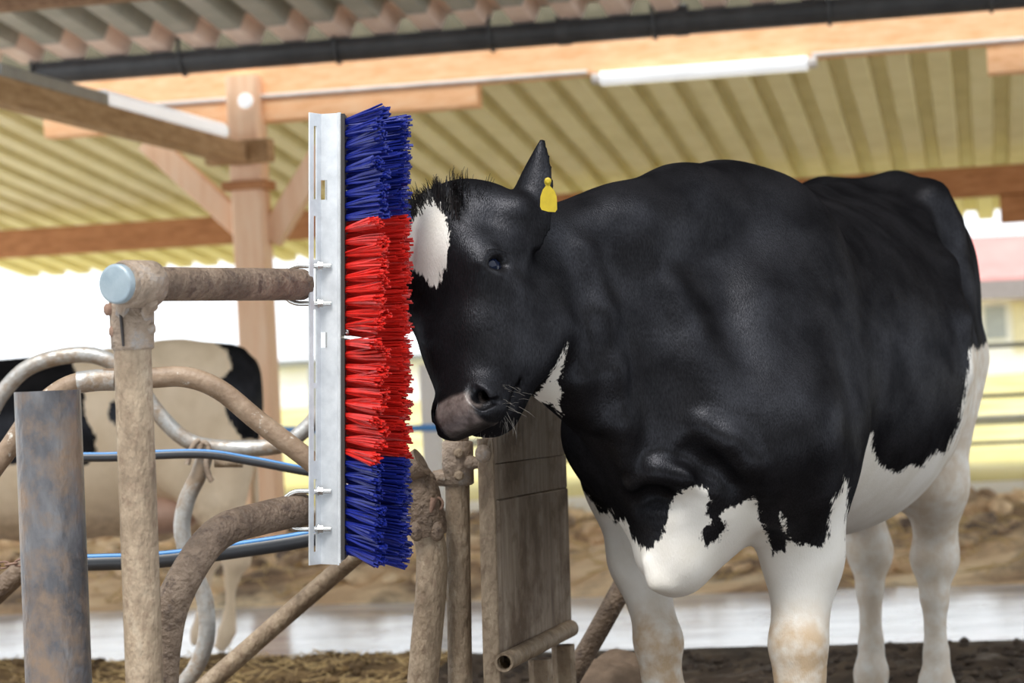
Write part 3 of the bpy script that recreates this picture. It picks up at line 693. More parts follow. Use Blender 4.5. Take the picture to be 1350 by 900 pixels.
    for c, (yd, ang) in enumerate(((0, -50), (24, -17), (52, 12), (80, 42))):
        for i in range(n):
            f = (i + (.5 if c % 2 else 0)) / (n - .5); py = 161 + f * 568
            py += (-3 if py < 443 else 3) * (1 - abs(py - 443) / 290)
            col = red if 293 < py < 598 else blue
            tilt = math.radians(8 * (1 - f) ** 2 - 9 * f ** 3 - 1 + r.uniform(-2.5, 2.5)); an = math.radians(ang + r.uniform(-5, 5))
            d = (X * math.cos(an) + D * math.sin(an)) * math.cos(tilt) + V * math.sin(tilt)
            s = d.cross(V).normalized(); u = s.cross(d)
            o = bpy.data.objects.new('bristle_tuft', r.choice(col)); COL.objects.link(o); o.parent = t
            mt = Matrix.Identity(4); q = Lp(46.5, yd, zz(py)) - base; ro = r.uniform(0, 6.28)
            s, u = s * math.cos(ro) + u * math.sin(ro), u * math.cos(ro) - s * math.sin(ro)
            for a_ in range(3):
                mt[a_][0] = d[a_]; mt[a_][1] = s[a_]; mt[a_][2] = u[a_]; mt[a_][3] = q[a_]
            o.matrix_local = mt
brush()
# ------------------------------------------------------------------ animals: a distance field, meshed by surface nets
class Field:
    def __init__(s, xs, ys, zs):
        s.ax = [np.asarray(a, np.float32) for a in (xs, ys, zs)]
        s.D = np.full([len(a) for a in s.ax], 1.0, np.float32)
    def block(s, lo, hi):
        sl = []
        for a, l, h in zip(s.ax, lo, hi):
            i0 = max(int(np.searchsorted(a, l)) - 1, 0); i1 = min(int(np.searchsorted(a, h)) + 1, len(a))
            if i1 - i0 < 1: return None
            sl.append(slice(i0, i1))
        return tuple(sl)
    def put(s, fn, lo, hi, k, sub=False):
        m = k + .035
        sl = s.block(np.asarray(lo) - m, np.asarray(hi) + m)
        if sl is None: return
        G = np.meshgrid(*[a[q] for a, q in zip(s.ax, sl)], indexing='ij', sparse=True)
        d = fn(*G).astype(np.float32); a = s.D[sl]
        if sub:
            d = -d; h = np.maximum(k - np.abs(a - d), 0) / k; s.D[sl] = np.maximum(a, d) + h * h * k * .25
        else:
            h = np.maximum(k - np.abs(a - d), 0) / k; s.D[sl] = np.minimum(a, d) - h * h * k * .25
    def cap(s, a, b, r0, r1, k=.04, sub=False, flat=None):
        """tapered capsule; flat = (axis, factor): thinner along that axis"""
        a = np.asarray(a, float); b = np.asarray(b, float); ba = b - a; L2 = max(float(ba @ ba), 1e-9)
        def fn(X, Y, Z):
            px, py, pz = X - a[0], Y - a[1], Z - a[2]
            h = np.clip((px * ba[0] + py * ba[1] + pz * ba[2]) / L2, 0, 1)
            dx, dy, dz = px - ba[0] * h, py - ba[1] * h, pz - ba[2] * h
            if flat is not None:
                fa, ff = flat; e = dx * fa[0] + dy * fa[1] + dz * fa[2]; e2 = e * (1 / ff - 1)
                dx = dx + e2 * fa[0]; dy = dy + e2 * fa[1]; dz = dz + e2 * fa[2]
            return np.sqrt(dx * dx + dy * dy + dz * dz) - (r0 + (r1 - r0) * h)
        r = max(r0, r1) * (max(1, flat[1]) if flat else 1)
        s.put(fn, np.minimum(a, b) - r, np.maximum(a, b) + r, k, sub)
    def chain(s, pts, k=.03):
        for p, q in zip(pts, pts[1:]): s.cap(p[:3], q[:3], p[3], q[3], k)
    def ell(s, c, r, ax=None, k=.04, sub=False):
        c = np.asarray(c, float); r = np.asarray(r, float); A = np.eye(3) if ax is None else np.asarray(ax, float)
        def fn(X, Y, Z):
            px, py, pz = X - c[0], Y - c[1], Z - c[2]
            q = [(px * A[i, 0] + py * A[i, 1] + pz * A[i, 2]) / r[i] for i in range(3)]
            k0 = np.sqrt(q[0] ** 2 + q[1] ** 2 + q[2] ** 2); k1 = np.sqrt((q[0] / r[0]) ** 2 + (q[1] / r[1]) ** 2 + (q[2] / r[2]) ** 2)
            return k0 * (k0 - 1) / np.maximum(k1, 1e-6)
        e = np.sqrt(((A * r[:, None]) ** 2).sum(0))
        s.put(fn, c - e, c + e, k, sub)
    def loft(s, rows, k=.05):
        """trunk: rows of (station, half width, top, bottom, height of the widest point 0..1)"""
        R = np.array(rows, float); t = np.linspace(R[0, 0], R[-1, 0], 240)
        def smooth(col):
            m = np.gradient(R[:, col], R[:, 0]); i = np.clip(np.searchsorted(R[:, 0], t) - 1, 0, len(R) - 2)
            h = R[i + 1, 0] - R[i, 0]; u = (t - R[i, 0]) / h
            return (2 * u**3 - 3 * u**2 + 1) * R[i, col] + (u**3 - 2 * u**2 + u) * h * m[i] + (-2 * u**3 + 3 * u**2) * R[i + 1, col] + (u**3 - u**2) * h * m[i + 1]
        wd, zt, zb, fr = [smooth(c) for c in (1, 2, 3, 4)]
        def fn(X, Y, Z):
            Xc = np.clip(X, t[0], t[-1]); a = np.interp(Xc, t, wd); T = np.interp(Xc, t, zt); B = np.interp(Xc, t, zb); f = np.interp(Xc, t, fr)
            C = B + (T - B) * f; up = Z > C; b = np.where(up, T - C, C - B); dz = Z - C
            yn = Y / a; zn = dz / b; k0 = np.sqrt(yn * yn + zn * zn); k1 = np.sqrt((yn / a) ** 2 + (zn / b) ** 2)
            d = k0 * (k0 - 1) / np.maximum(k1, 1e-6)
            dx = np.abs(X - Xc)
            return np.where(dx > 0, np.sqrt(np.maximum(d, 0) ** 2 + dx * dx) + np.minimum(d, 0) * (dx == 0), d)
        s.put(fn, (t[0] - .05, -wd.max(), zb.min()), (t[-1] + .05, wd.max(), zt.max()), k)
    def leaf(s, base, et, ep, eq, L, prof, cup, th, k=.02):
        """ear: a cupped leaf. et along, ep across, eq the way it opens"""
        base, et, ep, eq = [np.asarray(q, float) for q in (base, et, ep, eq)]
        tt = np.array([p[0] for p in prof]); ww = np.array([p[1] for p in prof])
        def fn(X, Y, Z):
            px, py, pz = X - base[0], Y - base[1], Z - base[2]
            T = (px * et[0] + py * et[1] + pz * et[2]) / L; p = px * ep[0] + py * ep[1] + pz * ep[2]; q = px * eq[0] + py * eq[1] + pz * eq[2]
            W = np.interp(T, tt, ww); pn = np.clip(p / np.maximum(W, .004), -1.3, 1.3)
            q0 = cup * pn * pn * (W / ww.max()); h = th * np.sqrt(np.maximum(1.05 - (pn * pn) * .75, .12))
            d1 = np.abs(q - q0) * .85 - h; d2 = np.abs(p) - W; d3 = np.maximum(-T, T - 1) * L
            m = np.maximum(np.maximum(d1, d2 * .9), d3)
            return m
        c = base + et * L / 2; s.put(fn, c - L * .75, c + L * .75, k)
    def mesh(s, it=2, lam=.5):
        D = s.D; ins = D < 0; nx, ny, nz_ = D.shape
        c8 = np.zeros((nx - 1, ny - 1, nz_ - 1), np.uint8)
        for i in (0, 1):
            for j in (0, 1):
                for k in (0, 1): c8 += ins[i:nx - 1 + i, j:ny - 1 + j, k:nz_ - 1 + k]
        I = np.argwhere((c8 > 0) & (c8 < 8)); vid = np.full(c8.shape, -1, np.int32); vid[tuple(I.T)] = np.arange(len(I))
        acc = np.zeros((len(I), 3)); cnt = np.zeros(len(I))
        cr = [(i, j, k) for i in (0, 1) for j in (0, 1) for k in (0, 1)]
        for a in cr:
            for ax in range(3):
                if a[ax]: continue
                b = list(a); b[ax] = 1
                ia = I + a; ib = I + b; da = D[tuple(ia.T)]; db = D[tuple(ib.T)]; m = (da < 0) != (db < 0)
                t = np.where(m, da / np.where(m, da - db, 1), 0)
                for q in range(3):
                    pa = s.ax[q][ia[:, q]]; pb = s.ax[q][ib[:, q]]; acc[:, q] += np.where(m, pa + (pb - pa) * t, 0)
                cnt += m
        V = acc / cnt[:, None]; Q = []
        for ax in range(3):
            sl0 = [slice(1, -1)] * 3; sl1 = [slice(1, -1)] * 3; sl0[ax] = slice(0, -1); sl1[ax] = slice(1, None)
            d = ins[tuple(sl0)].astype(np.int8) - ins[tuple(sl1)].astype(np.int8)
            E = np.argwhere(d != 0); sg = d[tuple(E.T)]; off = np.ones(3, int); off[ax] = 0; E = E + off
            o1, o2 = [q for q in range(3) if q != ax]
            if ax == 1: o1, o2 = o2, o1
            def cell(a, b):
                e = E.copy(); e[:, o1] -= a; e[:, o2] -= b; return vid[tuple(e.T)]
            q = np.stack([cell(1, 1), cell(0, 1), cell(0, 0), cell(1, 0)], 1); q[sg < 0] = q[sg < 0][:, ::-1]; Q.append(q)
        Q = np.concatenate(Q); Q = Q[(Q >= 0).all(1)]
        for _ in range(it):
            sm = np.zeros_like(V); c = np.zeros(len(V))
            for a in range(4):
                i, j = Q[:, a], Q[:, (a + 1) % 4]
                for q in range(3): sm[:, q] += np.bincount(i, V[j, q], len(V))
                c += np.bincount(i, minlength=len(V))
            ok = c > 0; V[ok] += lam * (sm[ok] / c[ok, None] - V[ok])
        return V, Q
def axis(parts):
    out = []
    for a, b, h in parts: out += list(np.arange(a, b - h * .5, h))
    out.append(parts[-1][1]); return out
def polyfield(px, py, poly):
    """signed distance to a closed outline, positive inside"""
    poly = np.array(poly, float); d = np.full(len(px), 1e9); ins = np.zeros(len(px), bool)
    for i in range(len(poly)):
        a = poly[i]; b = poly[(i + 1) % len(poly)]; e = b - a
        wx, wy = px - a[0], py - a[1]; h = np.clip((wx * e[0] + wy * e[1]) / max(e @ e, 1e-9), 0, 1)
        d = np.minimum(d, np.hypot(wx - e[0] * h, wy - e[1] * h))
        c = ((a[1] > py) != (b[1] > py)) & (px < (b[0] - a[0]) * (py - a[1]) / (b[1] - a[1] if b[1] != a[1] else 1e-9) + a[0]); ins ^= c
    return np.where(ins, d, -d)
def frame(V):
    """pixels of world points"""
    q = V - np.array(CO); x = q @ np.array(CX); y = q @ np.array(CY); z = q @ np.array(_f)
    return 675 + F * x / z, 450 - F * y / z

# ---- the frame of the front cow: s backwards, w to its left, z up
CO_O = np.array([.465, 5.15, 0.0]); TH = math.radians(66)
BKW = np.array([math.cos(TH), math.sin(TH), 0]); LFT = np.array([math.sin(TH), -math.cos(TH), 0])
def c2w(p): p = np.asarray(p, float); return CO_O + p[..., 0:1] * BKW + p[..., 1:2] * LFT + p[..., 2:3] * np.array([0, 0, 1.0])
def w2c(p): p = np.asarray(p, float) - CO_O; return np.array([p @ BKW, p @ LFT, p[2]])
def dirc(v): v = np.asarray(v, float); return np.array([v @ BKW, v @ LFT, v[2]])
# head frame (L left of the cow, N out of the forehead, U up the face)
HY, HR, HP = math.radians(42), math.radians(17), math.radians(9)
L0 = np.array([math.cos(HY), -math.sin(HY), 0]); N0 = np.array([-math.sin(HY), -math.cos(HY), 0]); U0 = np.array([0, 0, 1.0])
U1 = math.cos(HR) * U0 - math.sin(HR) * L0; HL = math.cos(HR) * L0 + math.sin(HR) * U0
HU = math.cos(HP) * U1 - math.sin(HP) * N0; HN = math.cos(HP) * N0 + math.sin(HP) * U1
HEAD_W = np.array(P(570, 352, 4.60)); HEAD_C = w2c(HEAD_W)
hL, hN, hU = dirc(HL), dirc(HN), dirc(HU); HA = np.stack([hL, hN, hU])
def h2c(x, y, z): return HEAD_C + x * hL + y * hN + z * hU
def h2w(x, y, z): return Vector(HEAD_W + x * HL + y * HN + z * HU)

def trunk(fd):
    fd.loft([(-.34, .06, 1.00, .76, .5), (-.28, .15, 1.08, .69, .48), (-.16, .22, 1.24, .65, .46), (0, .245, 1.40, .655, .42), (.12, .265, 1.435, .645, .42), (.3, .305, 1.425, .625, .43), (.55, .355, 1.425, .59, .46),
             (.8, .37, 1.435, .585, .48), (1.0, .35, 1.46, .63, .52), (1.2, .30, 1.485, .74, .6), (1.38, .25, 1.49, .88, .62), (1.55, .19, 1.455, .98, .6), (1.66, .10, 1.40, 1.08, .6)], .02)
def hind(fd, s0, w, sgn, dw=0):
    """one hind leg: thigh, stifle, hock, cannon"""
    fd.ell((1.40, sgn * .145, 1.10), (.23, .105, .30), k=.10)
    fd.chain([(1.30, sgn * .15, 1.05, .125), (1.22 + s0 * .4, sgn * .16, .88, .11), (s0 + 1.24, w, .68, .080), (s0 + 1.31, w - sgn * .02, .51, .054)], .06)
    fd.cap((1.46 + s0 * .5, sgn * .17, 1.0), (s0 + 1.30, w, .66), .10, .058, .06)
    fd.chain([(s0 + 1.31, w - sgn * .02, .515, .052), (s0 + 1.305, w - sgn * .025, .47, .060), (s0 + 1.285, w - sgn * .025, .37, .034), (s0 + 1.27, w - sgn * .025, .22, .0305), (s0 + 1.255, w - sgn * .025, .14, .044), (s0 + 1.225, w - sgn * .025, .075, .042)], .03)
    fd.cap((s0 + 1.37, w - sgn * .02, .54), (s0 + 1.355, w - sgn * .02, .46), .022, .03, .05)
def front(fd, sh, el, fa, kn, ft):
    fd.chain([sh, el], .10); fd.chain([el, fa, kn], .05)
    fd.chain([kn, (kn[0] - .004, kn[1], kn[2] - .075, kn[3] * .86), (ft[0] + .01, ft[1], .27, .038), (ft[0] + .005, ft[1], .20, .037), (ft[0], ft[1], .13, .047), (ft[0] - .03, ft[1], .07, .043)], .03)
    fd.ell((kn[0] - .022, kn[1], kn[2] + .005), (.035, .05, .055), k=.03)
HOOVES = []
def cow_mesh():
    fd = Field(axis([(-1.06, -.40, .0056), (-.40, -.1, .010), (-.1, 1.86, .0145)]), axis([(-.66, -.04, .0056), (-.04, .10, .009), (.10, .44, .0125)]), axis([(-.03, .62, .013), (.62, .86, .009), (.86, 1.52, .0056), (1.52, 1.60, .012)]))
    trunk(fd)
    # withers, spine, hips, shoulders
    fd.cap((-.06, 0, 1.36), (.26, 0, 1.385), .055, .05, .10)
    fd.cap((.3, 0, 1.40), (1.25, 0, 1.455), .03, .035, .06)
    fd.cap((1.16, .20, 1.425), (1.20, .225, 1.37), .06, .045, .08); fd.cap((1.16, -.20, 1.425), (1.20, -.25, 1.36), .06, .045, .08)
    fd.cap((1.2, .1, 1.46), (1.58, .07, 1.44), .05, .045, .08); fd.cap((1.2, -.1, 1.46), (1.58, -.07, 1.44), .05, .045, .08)
    fd.ell((1.03, .29, 1.22), (.10, .045, .12), k=.10, sub=True)
    for sg in (1, -1):
        fd.cap((.10, sg * .09, 1.34), (-.14, sg * .19, .92), .085, .085, .14)
        fd.cap((.14, sg * .12, 1.26), (.08, sg * .175, .90), .09, .10, .12)
        fd.ell((.05, sg * .168, .83), (.12, .070, .16), k=.10)
    # chest and brisket
    fd.ell((-.235, -.02, .79), (.13, .165, .17), k=.10)
    fd.cap((-.08, -.01, .735), (-.285, -.035, .615), .08, .066, .09)
    fd.cap((-.285, -.03, .62), (-.30, -.035, .70), .055, .05, .06)
    fd.cap((-.02, -.015, .71), (.35, 0, .69), .06, .08, .08)
    # neck
    jb = h2c(0, -.20, -.02)
    fd.cap((.02, 0, 1.315), h2c(-.01, -.165, .055), .10, .080, .10)
    fd.cap((-.06, 0, 1.12), h2c(-.01, -.22, -.01), .17, .095, .10)
    fd.cap((-.16, -.01, .94), h2c(-.01, -.245, -.08), .165, .08, .12)
    fd.cap((-.26, -.03, .82), h2c(-.01, -.23, -.14), .085, .035, .10)
    fd.chain([(.02, 0, 1.365, .07), (-.14, -.035, 1.36, .07), (-.31, -.10, 1.315, .068), (-.44, -.185, 1.285, .040)], .11)
    # neck folds and the line of the shoulder
    fd.cap((-.16, .130, 1.16), (-.27, .145, .86), .004, .032, .10)
    fd.cap((-.33, .02, 1.18), (-.32, .10, .93), .002, .028, .10)
    fd.cap((-.285, .14, .84), (-.16, .225, .74), .030, .035, .06)
    fd.cap((-.33, .02, .80), (-.20, .16, .70), .012, .02, .04)
    # forearm mass running into the chest
    fd.cap((-.16, .175, .84), (-.05, .172, .62), .088, .070, .07)
    # legs
    front(fd, (-.17, .18, .88, .10), (.0, .168, .79, .098), (-.03, .172, .60, .076), (-.085, .168, .415, .0585), (-.095, .168))
    front(fd, (-.17, -.205, .88, .10), (.02, -.24, .78, .10), (-.03, -.212, .60, .060), (-.045, -.165, .415, .046), (-.03, -.15))
    hind(fd, -.05, .165, 1); hind(fd, .16, -.12, -1)
    fd.ell((1.14, 0, .72), (.14, .12, .11), k=.08)
    # tail
    fd.chain([(1.58, .02, 1.43, .04), (1.67, .05, 1.34, .028), (1.69, .08, 1.1, .021), (1.69, .08, .75, .016)], .03)
    fd.ell((1.69, .08, .62), (.03, .03, .14), k=.03)
    # creases and ridges laid on the hide
    def hit(px, py):
        a = np.array(CO); d = np.array(P(px, py, 1.0)) - a
        for t in np.arange(4.3, 7.0, .008):
            c = w2c(a + d * t); i = [int(np.clip(np.searchsorted(q, v), 0, len(q) - 1)) for q, v in zip(fd.ax, c)]
            if fd.D[tuple(i)] < 0: return c
        return None
    def line(pts, r, k, sub=False):
        q = [hit(*p) for p in pts]
        if any(c is None for c in q): print('crease off the hide', pts); return
        n = len(q); rr = [r * (.35 + .65 * math.sin(math.pi * (i + .35) / (n - .3))) for i in range(n)]
        for i in range(n - 1): fd.cap(q[i], q[i + 1], rr[i], rr[i + 1], k, sub)
    line([(770, 330), (792, 410), (806, 490), (818, 560), (826, 610)], .005, .06)
    line([(752, 440), (764, 500), (782, 560)], .004, .05)
    line([(832, 640), (868, 622), (905, 628), (950, 640)], .015, .04)
    line([(838, 664), (862, 656), (886, 664)], .016, .035, True)
    line([(925, 560), (962, 580), (990, 610), (1006, 650)], .012, .05)
    line([(905, 600), (935, 622), (962, 640)], .012, .04, True)
    line([(1216, 292), (1244, 352), (1262, 420), (1272, 490)], .012, .07)
    line([(806, 700), (826, 740), (846, 768)], .010, .03, True)
    line([(852, 742), (864, 768), (884, 776)], .010, .03)
    # ---- head
    def C(a, b, r0, r1, k=.03, sub=False, flat=None): fd.cap(h2c(*a), h2c(*b), r0, r1, k, sub, flat)
    def E(c, r, k=.03, sub=False): fd.ell(h2c(*c), r, HA, k, sub)
    E((0, -.085, .075), (.108, .085, .115), .03)
    E((0, -.050, .06), (.085, .042, .095), .04)
    E((0, -.090, .135), (.080, .062, .040), .04)
    for sg in (1, -1):
        C((sg * .045, -.105, .118), (sg * .125, -.130, .085), .045, .042, .05)
        E((sg * .098, -.062, -.026), (.034, .052, .050), .05)            # orbit
        C((sg * .050, -.064, .0), (sg * .032, -.058, -.14), .054, .044, .06); C((sg * .032, -.058, -.14), (sg * .020, -.052, -.262), .044, .040, .05)
        E((sg * .060, -.160, -.095), (.056, .105, .135), .06)           # cheek
        C((sg * .062, -.205, -.115), (sg * .030, -.125, -.275), .050, .036, .05)
        C((sg * .088, -.085, -.08), (sg * .050, -.075, -.24), .026, .030, .07)   # facial crest
        E((sg * .078, -.12, .10), (.035, .05, .045), .05)               # ear root
        E((sg * .050, -.034, -.297), (.036, .043, .044), .028)          # nostril wings
    E((0, -.036, -.300), (.070, .048, .042), .025)
    E((0, -.078, -.306), (.062, .055, .028), .03)
    E((0, -.108, -.306), (.054, .040, .036), .012)                      # chin
    for sg in (1, -1):
        C((sg * .055, .008, -.272), (sg * .066, -.004, -.302), .0125, .0155, .007, True)
        C((sg * .064, -.004, -.296), (sg * .048, -.055, -.275), .014, .010, .006, True)
        C((sg * .066, -.012, -.312), (sg * .082, -.040, -.303), .008, .006, .010, True)
        E((sg * .126, -.050, -.034), (.020, .0265, .0215), .010, True)   # eye socket
        C((sg * .122, -.078, -.018), (sg * .124, -.046, -.007), .0085, .0095, .012); C((sg * .124, -.046, -.007), (sg * .116, -.020, -.032), .0095, .0070, .012)
        C((sg * .121, -.080, -.036), (sg * .122, -.048, -.057), .0070, .0080, .012); C((sg * .122, -.048, -.057), (sg * .115, -.020, -.042), .0080, .006, .012)
    for m0, m1 in (((.078, -.105, -.252), (.066, -.085, -.316)), ((.066, -.085, -.316), (.030, -.062, -.343)), ((.030, -.062, -.343), (-.030, -.062, -.343)), ((-.030, -.062, -.343), (-.066, -.085, -.316)), ((-.066, -.085, -.316), (-.078, -.105, -.252))):
        C(m0, m1, .0065, .0065, .008, True)   # mouth
    # ears
    for sg, tip, opn in ((1, EAR_TIP, EAR_OPEN), (-1, None, None)):
        if sg == 1:
            b = h2c(.122, -.130, .060); et = dirc(np.array(tip)); eq = dirc(np.array(opn))
        else:
            b = h2c(-.095, -.125, .10); et = -hL * .8 - hN * .5 + hU * .25; eq = -hL * .1 + hN * .8 - hU * .3
        et = et / np.linalg.norm(et); eq = eq - et * (eq @ et); eq /= np.linalg.norm(eq); ep = np.cross(et, eq)
        fd.leaf(b - et * .03, et, ep, eq, .225, [(0, .050), (.2, .060), (.45, .053), (.7, .035), (.88, .017), (1, .002)], .030, .0085, .016)
        fd.cap(b - et * .05, b + et * .02, .040, .030, .04)
    V, Q = fd.mesh(2)
    return V, Q
EAR_TIP = (.075, .06, .21); EAR_OPEN = (.55, .83, -.05)

# ---- coat material: attributes 'coat' (positive = white), 'skin' (bare nose), 'stain'
def coat_mat(name, amp, black=(.0058, .0056, .0066), white=(.80, .775, .735)):
    m, t, b = NT(name); L = t.links
    tc = node(t, 'ShaderNodeTexCoord'); at = node(t, 'ShaderNodeAttribute', attribute_name='coat'); sk = node(t, 'ShaderNodeAttribute', attribute_name='skin'); st = node(t, 'ShaderNodeAttribute', attribute_name='stain')
    mp = node(t, 'ShaderNodeMapping'); mp.inputs['Scale'].default_value = (1, 1, .30); L.new(tc.outputs['Object'], mp.inputs[0])
    n = node(t, 'ShaderNodeTexNoise'); n.inputs['Scale'].default_value = 95; n.inputs['Detail'].default_value = 4; n.inputs['Roughness'].default_value = .7; L.new(mp.outputs[0], n.inputs['Vector'])
    a1 = node(t, 'ShaderNodeMath', operation='SUBTRACT', i_1=.5); L.new(n.outputs['Fac'], a1.inputs[0])
    a2 = node(t, 'ShaderNodeMath', operation='MULTIPLY_ADD', i_1=amp); L.new(a1.outputs[0], a2.inputs[0]); L.new(at.outputs['Fac'], a2.inputs[2])
    mr = node(t, 'ShaderNodeMapRange'); mr.inputs[1].default_value = -1.0; mr.inputs[2].default_value = 1.4; L.new(a2.outputs[0], mr.inputs[0])
    n2 = node(t, 'ShaderNodeTexNoise'); n2.inputs['Scale'].default_value = 9; n2.inputs['Detail'].default_value = 6; L.new(tc.outputs['Object'], n2.inputs['Vector'])
    rb = ramp(t, n2.outputs['Fac'], [(.35, tuple(c * .8 for c in black)), (.7, tuple(c * 1.5 for c in black))])
    rw = ramp(t, n2.outputs['Fac'], [(.3, tuple(c * f for c, f in zip(white, (.90, .88, .84)))), (.6, white)])
    dirt = node(t, 'ShaderNodeMix', data_type='RGBA'); n3 = node(t, 'ShaderNodeTexNoise'); n3.inputs['Scale'].default_value = 26; n3.inputs['Detail'].default_value = 6; L.new(tc.outputs['Object'], n3.inputs['Vector'])
    mm = node(t, 'ShaderNodeMath', operation='MULTIPLY'); mn = node(t, 'ShaderNodeMapRange'); mn.inputs[1].default_value = .30; mn.inputs[2].default_value = .62; L.new(n3.outputs['Fac'], mn.inputs[0])
    L.new(mn.outputs[0], mm.inputs[0]); L.new(st.outputs['Fac'], mm.inputs[1])
    L.new(mm.outputs[0], dirt.inputs[0]); L.new(rw.outputs[0], dirt.inputs[6]); dirt.inputs[7].default_value = (.56, .425, .29, 1)
    mx = node(t, 'ShaderNodeMix', data_type='RGBA'); L.new(mr.outputs[0], mx.inputs[0]); L.new(rb.outputs[0], mx.inputs[6]); L.new(dirt.outputs[2], mx.inputs[7])
    m2 = node(t, 'ShaderNodeMix', data_type='RGBA'); L.new(sk.outputs['Fac'], m2.inputs[0]); L.new(mx.outputs[2], m2.inputs[6])
    n4 = node(t, 'ShaderNodeTexNoise'); n4.inputs['Scale'].default_value = 55; L.new(tc.outputs['Object'], n4.inputs['Vector'])
    rs = ramp(t, n4.outputs['Fac'], [(.35, (.10, .080, .074)), (.65, (.20, .165, .155))]); L.new(rs.outputs[0], m2.inputs[7])
    L.new(m2.outputs[2], b.inputs['Base Color'])
    rg = node(t, 'ShaderNodeMapRange'); rg.inputs[3].default_value = .36; rg.inputs[4].default_value = .20; L.new(sk.outputs['Fac'], rg.inputs[0]); L.new(rg.outputs[0], b.inputs['Roughness'])
    b.inputs['Specular IOR Level'].default_value = .5
    hb = node(t, 'ShaderNodeTexNoise'); hb.inputs['Scale'].default_value = 380; hb.inputs['Detail'].default_value = 3; L.new(mp.outputs[0], hb.inputs['Vector'])
    hc = node(t, 'ShaderNodeTexNoise'); hc.inputs['Scale'].default_value = 22; hc.inputs['Detail'].default_value = 3; L.new(mp.outputs[0], hc.inputs['Vector'])
    ad = node(t, 'ShaderNodeMath', operation='MULTIPLY_ADD', i_1=.75); L.new(hc.outputs['Fac'], ad.inputs[0]); L.new(hb.outputs['Fac'], ad.inputs[2])
    bp = node(t, 'ShaderNodeBump'); bp.inputs['Strength'].default_value = .30; bp.inputs['Distance'].default_value = .004; L.new(ad.outputs[0], bp.inputs['Height']); L.new(bp.outputs[0], b.inputs['Normal'])
    # hair: a matt coat with a weak sheen that does not rise at grazing angles; the bare nose keeps the wet surface
    df = node(t, 'ShaderNodeBsdfDiffuse'); gl = node(t, 'ShaderNodeBsdfAnisotropic'); gl.inputs['Color'].default_value = (*GLOSS, 1); gl.inputs['Roughness'].default_value = .36
    gv = ramp(t, n2.outputs['Fac'], [(.34, tuple(c * .55 for c in GLOSS)), (.64, tuple(c * 1.35 for c in GLOSS))])
    gs = node(t, 'ShaderNodeMapRange'); gs.inputs[1].default_value = .3; gs.inputs[2].default_value = .7; gs.inputs[3].default_value = .6; gs.inputs[4].default_value = 1.4; L.new(hb.outputs['Fac'], gs.inputs[0])
    gm = node(t, 'ShaderNodeVectorMath', operation='SCALE'); L.new(gv.outputs[0], gm.inputs[0]); L.new(gs.outputs[0], gm.inputs['Scale']); L.new(gm.outputs[0], gl.inputs['Color'])
    L.new(mx.outputs[2], df.inputs['Color']); L.new(bp.outputs[0], df.inputs['Normal']); L.new(bp.outputs[0], gl.inputs['Normal'])
    fu = node(t, 'ShaderNodeAddShader'); L.new(df.outputs[0], fu.inputs[0]); L.new(gl.outputs[0], fu.inputs[1])
    ms = node(t, 'ShaderNodeMixShader'); L.new(sk.outputs['Fac'], ms.inputs[0]); L.new(fu.outputs[0], ms.inputs[1]); L.new(b.outputs[0], ms.inputs[2])
    L.new(ms.outputs[0], t.nodes['Material Output'].inputs['Surface'])
    return m
GLOSS = (.0175, .018, .0205)
def put_mesh(name, V, Q, at, mat, parent, attrs):
    me = bpy.data.meshes.new(name); n = len(V); q = len(Q)
    me.vertices.add(n); me.vertices.foreach_set('co', (V - np.array(at)).astype(np.float32).ravel())
    me.loops.add(q * 4); me.loops.foreach_set('vertex_index', Q.astype(np.int32).ravel())
    me.polygons.add(q); me.polygons.foreach_set('loop_start', np.arange(0, q * 4, 4, dtype=np.int32)); me.polygons.foreach_set('loop_total', np.full(q, 4, np.int32))
    me.polygons.foreach_set('use_smooth', np.ones(q, bool)); me.update(calc_edges=True); me.validate()
    for k, a in attrs.items():
        me.attributes.new(k, 'FLOAT', 'POINT').data.foreach_set('value', np.asarray(a, np.float32))
    me.materials.append(mat); o = bpy.data.objects.new(name, me); COL.objects.link(o); o.parent = parent
    return o
BLAZE = [(510, 285), (540, 282), (549, 271), (566, 262), (578, 268), (588, 288), (593, 306), (589, 342), (583, 362), (576, 379), (566, 374), (556, 362), (538, 350), (510, 345)]
THROAT = [(748, 452), (741, 468), (728, 492), (713, 514), (696, 532), (716, 530), (730, 534), (740, 546), (737, 528), (741, 518), (735, 505), (742, 490)]
CHEST = [(700, 600), (758, 640), (776, 655), (790, 676), (800, 678), (805, 672), (812, 690), (822, 682), (828, 690), (836, 712), (850, 723), (860, 722), (874, 702), (883, 682), (882, 664), (898, 648), (915, 640), (932, 644), (936, 658), (930, 676), (938, 690), (925, 698), (923, 712), (930, 718), (946, 711), (958, 696), (950, 682), (954, 672), (970, 667), (985, 658), (997, 657), (998, 668), (1004, 690), (1014, 712), (1019, 732), (1025, 726), (1036, 728), (1038, 708), (1052, 718), (1068, 718), (1084, 724), (1092, 706), (1094, 680), (1098, 660), (1108, 650), (1114, 630), (1118, 640), (1110, 1200), (700, 1200)]
STREAK = [(1027, 676), (1031, 678), (1038, 696), (1036, 706), (1031, 694)]
BELLY = [(1094, 548), (1102, 538), (1110, 548), (1121, 556), (1128, 568), (1142, 575), (1150, 570), (1150, 590), (1158, 610), (1172, 620), (1186, 622), (1200, 613), (1214, 616), (1228, 600), (1238, 594), (1244, 600), (1262, 566), (1272, 520), (1277, 486), (1279, 462), (1283, 456), (1288, 462), (1330, 430), (1330, 1200), (1100, 1200), (1110, 690), (1116, 640), (1119, 612), (1119, 596), (1112, 588), (1104, 580), (1100, 566)]
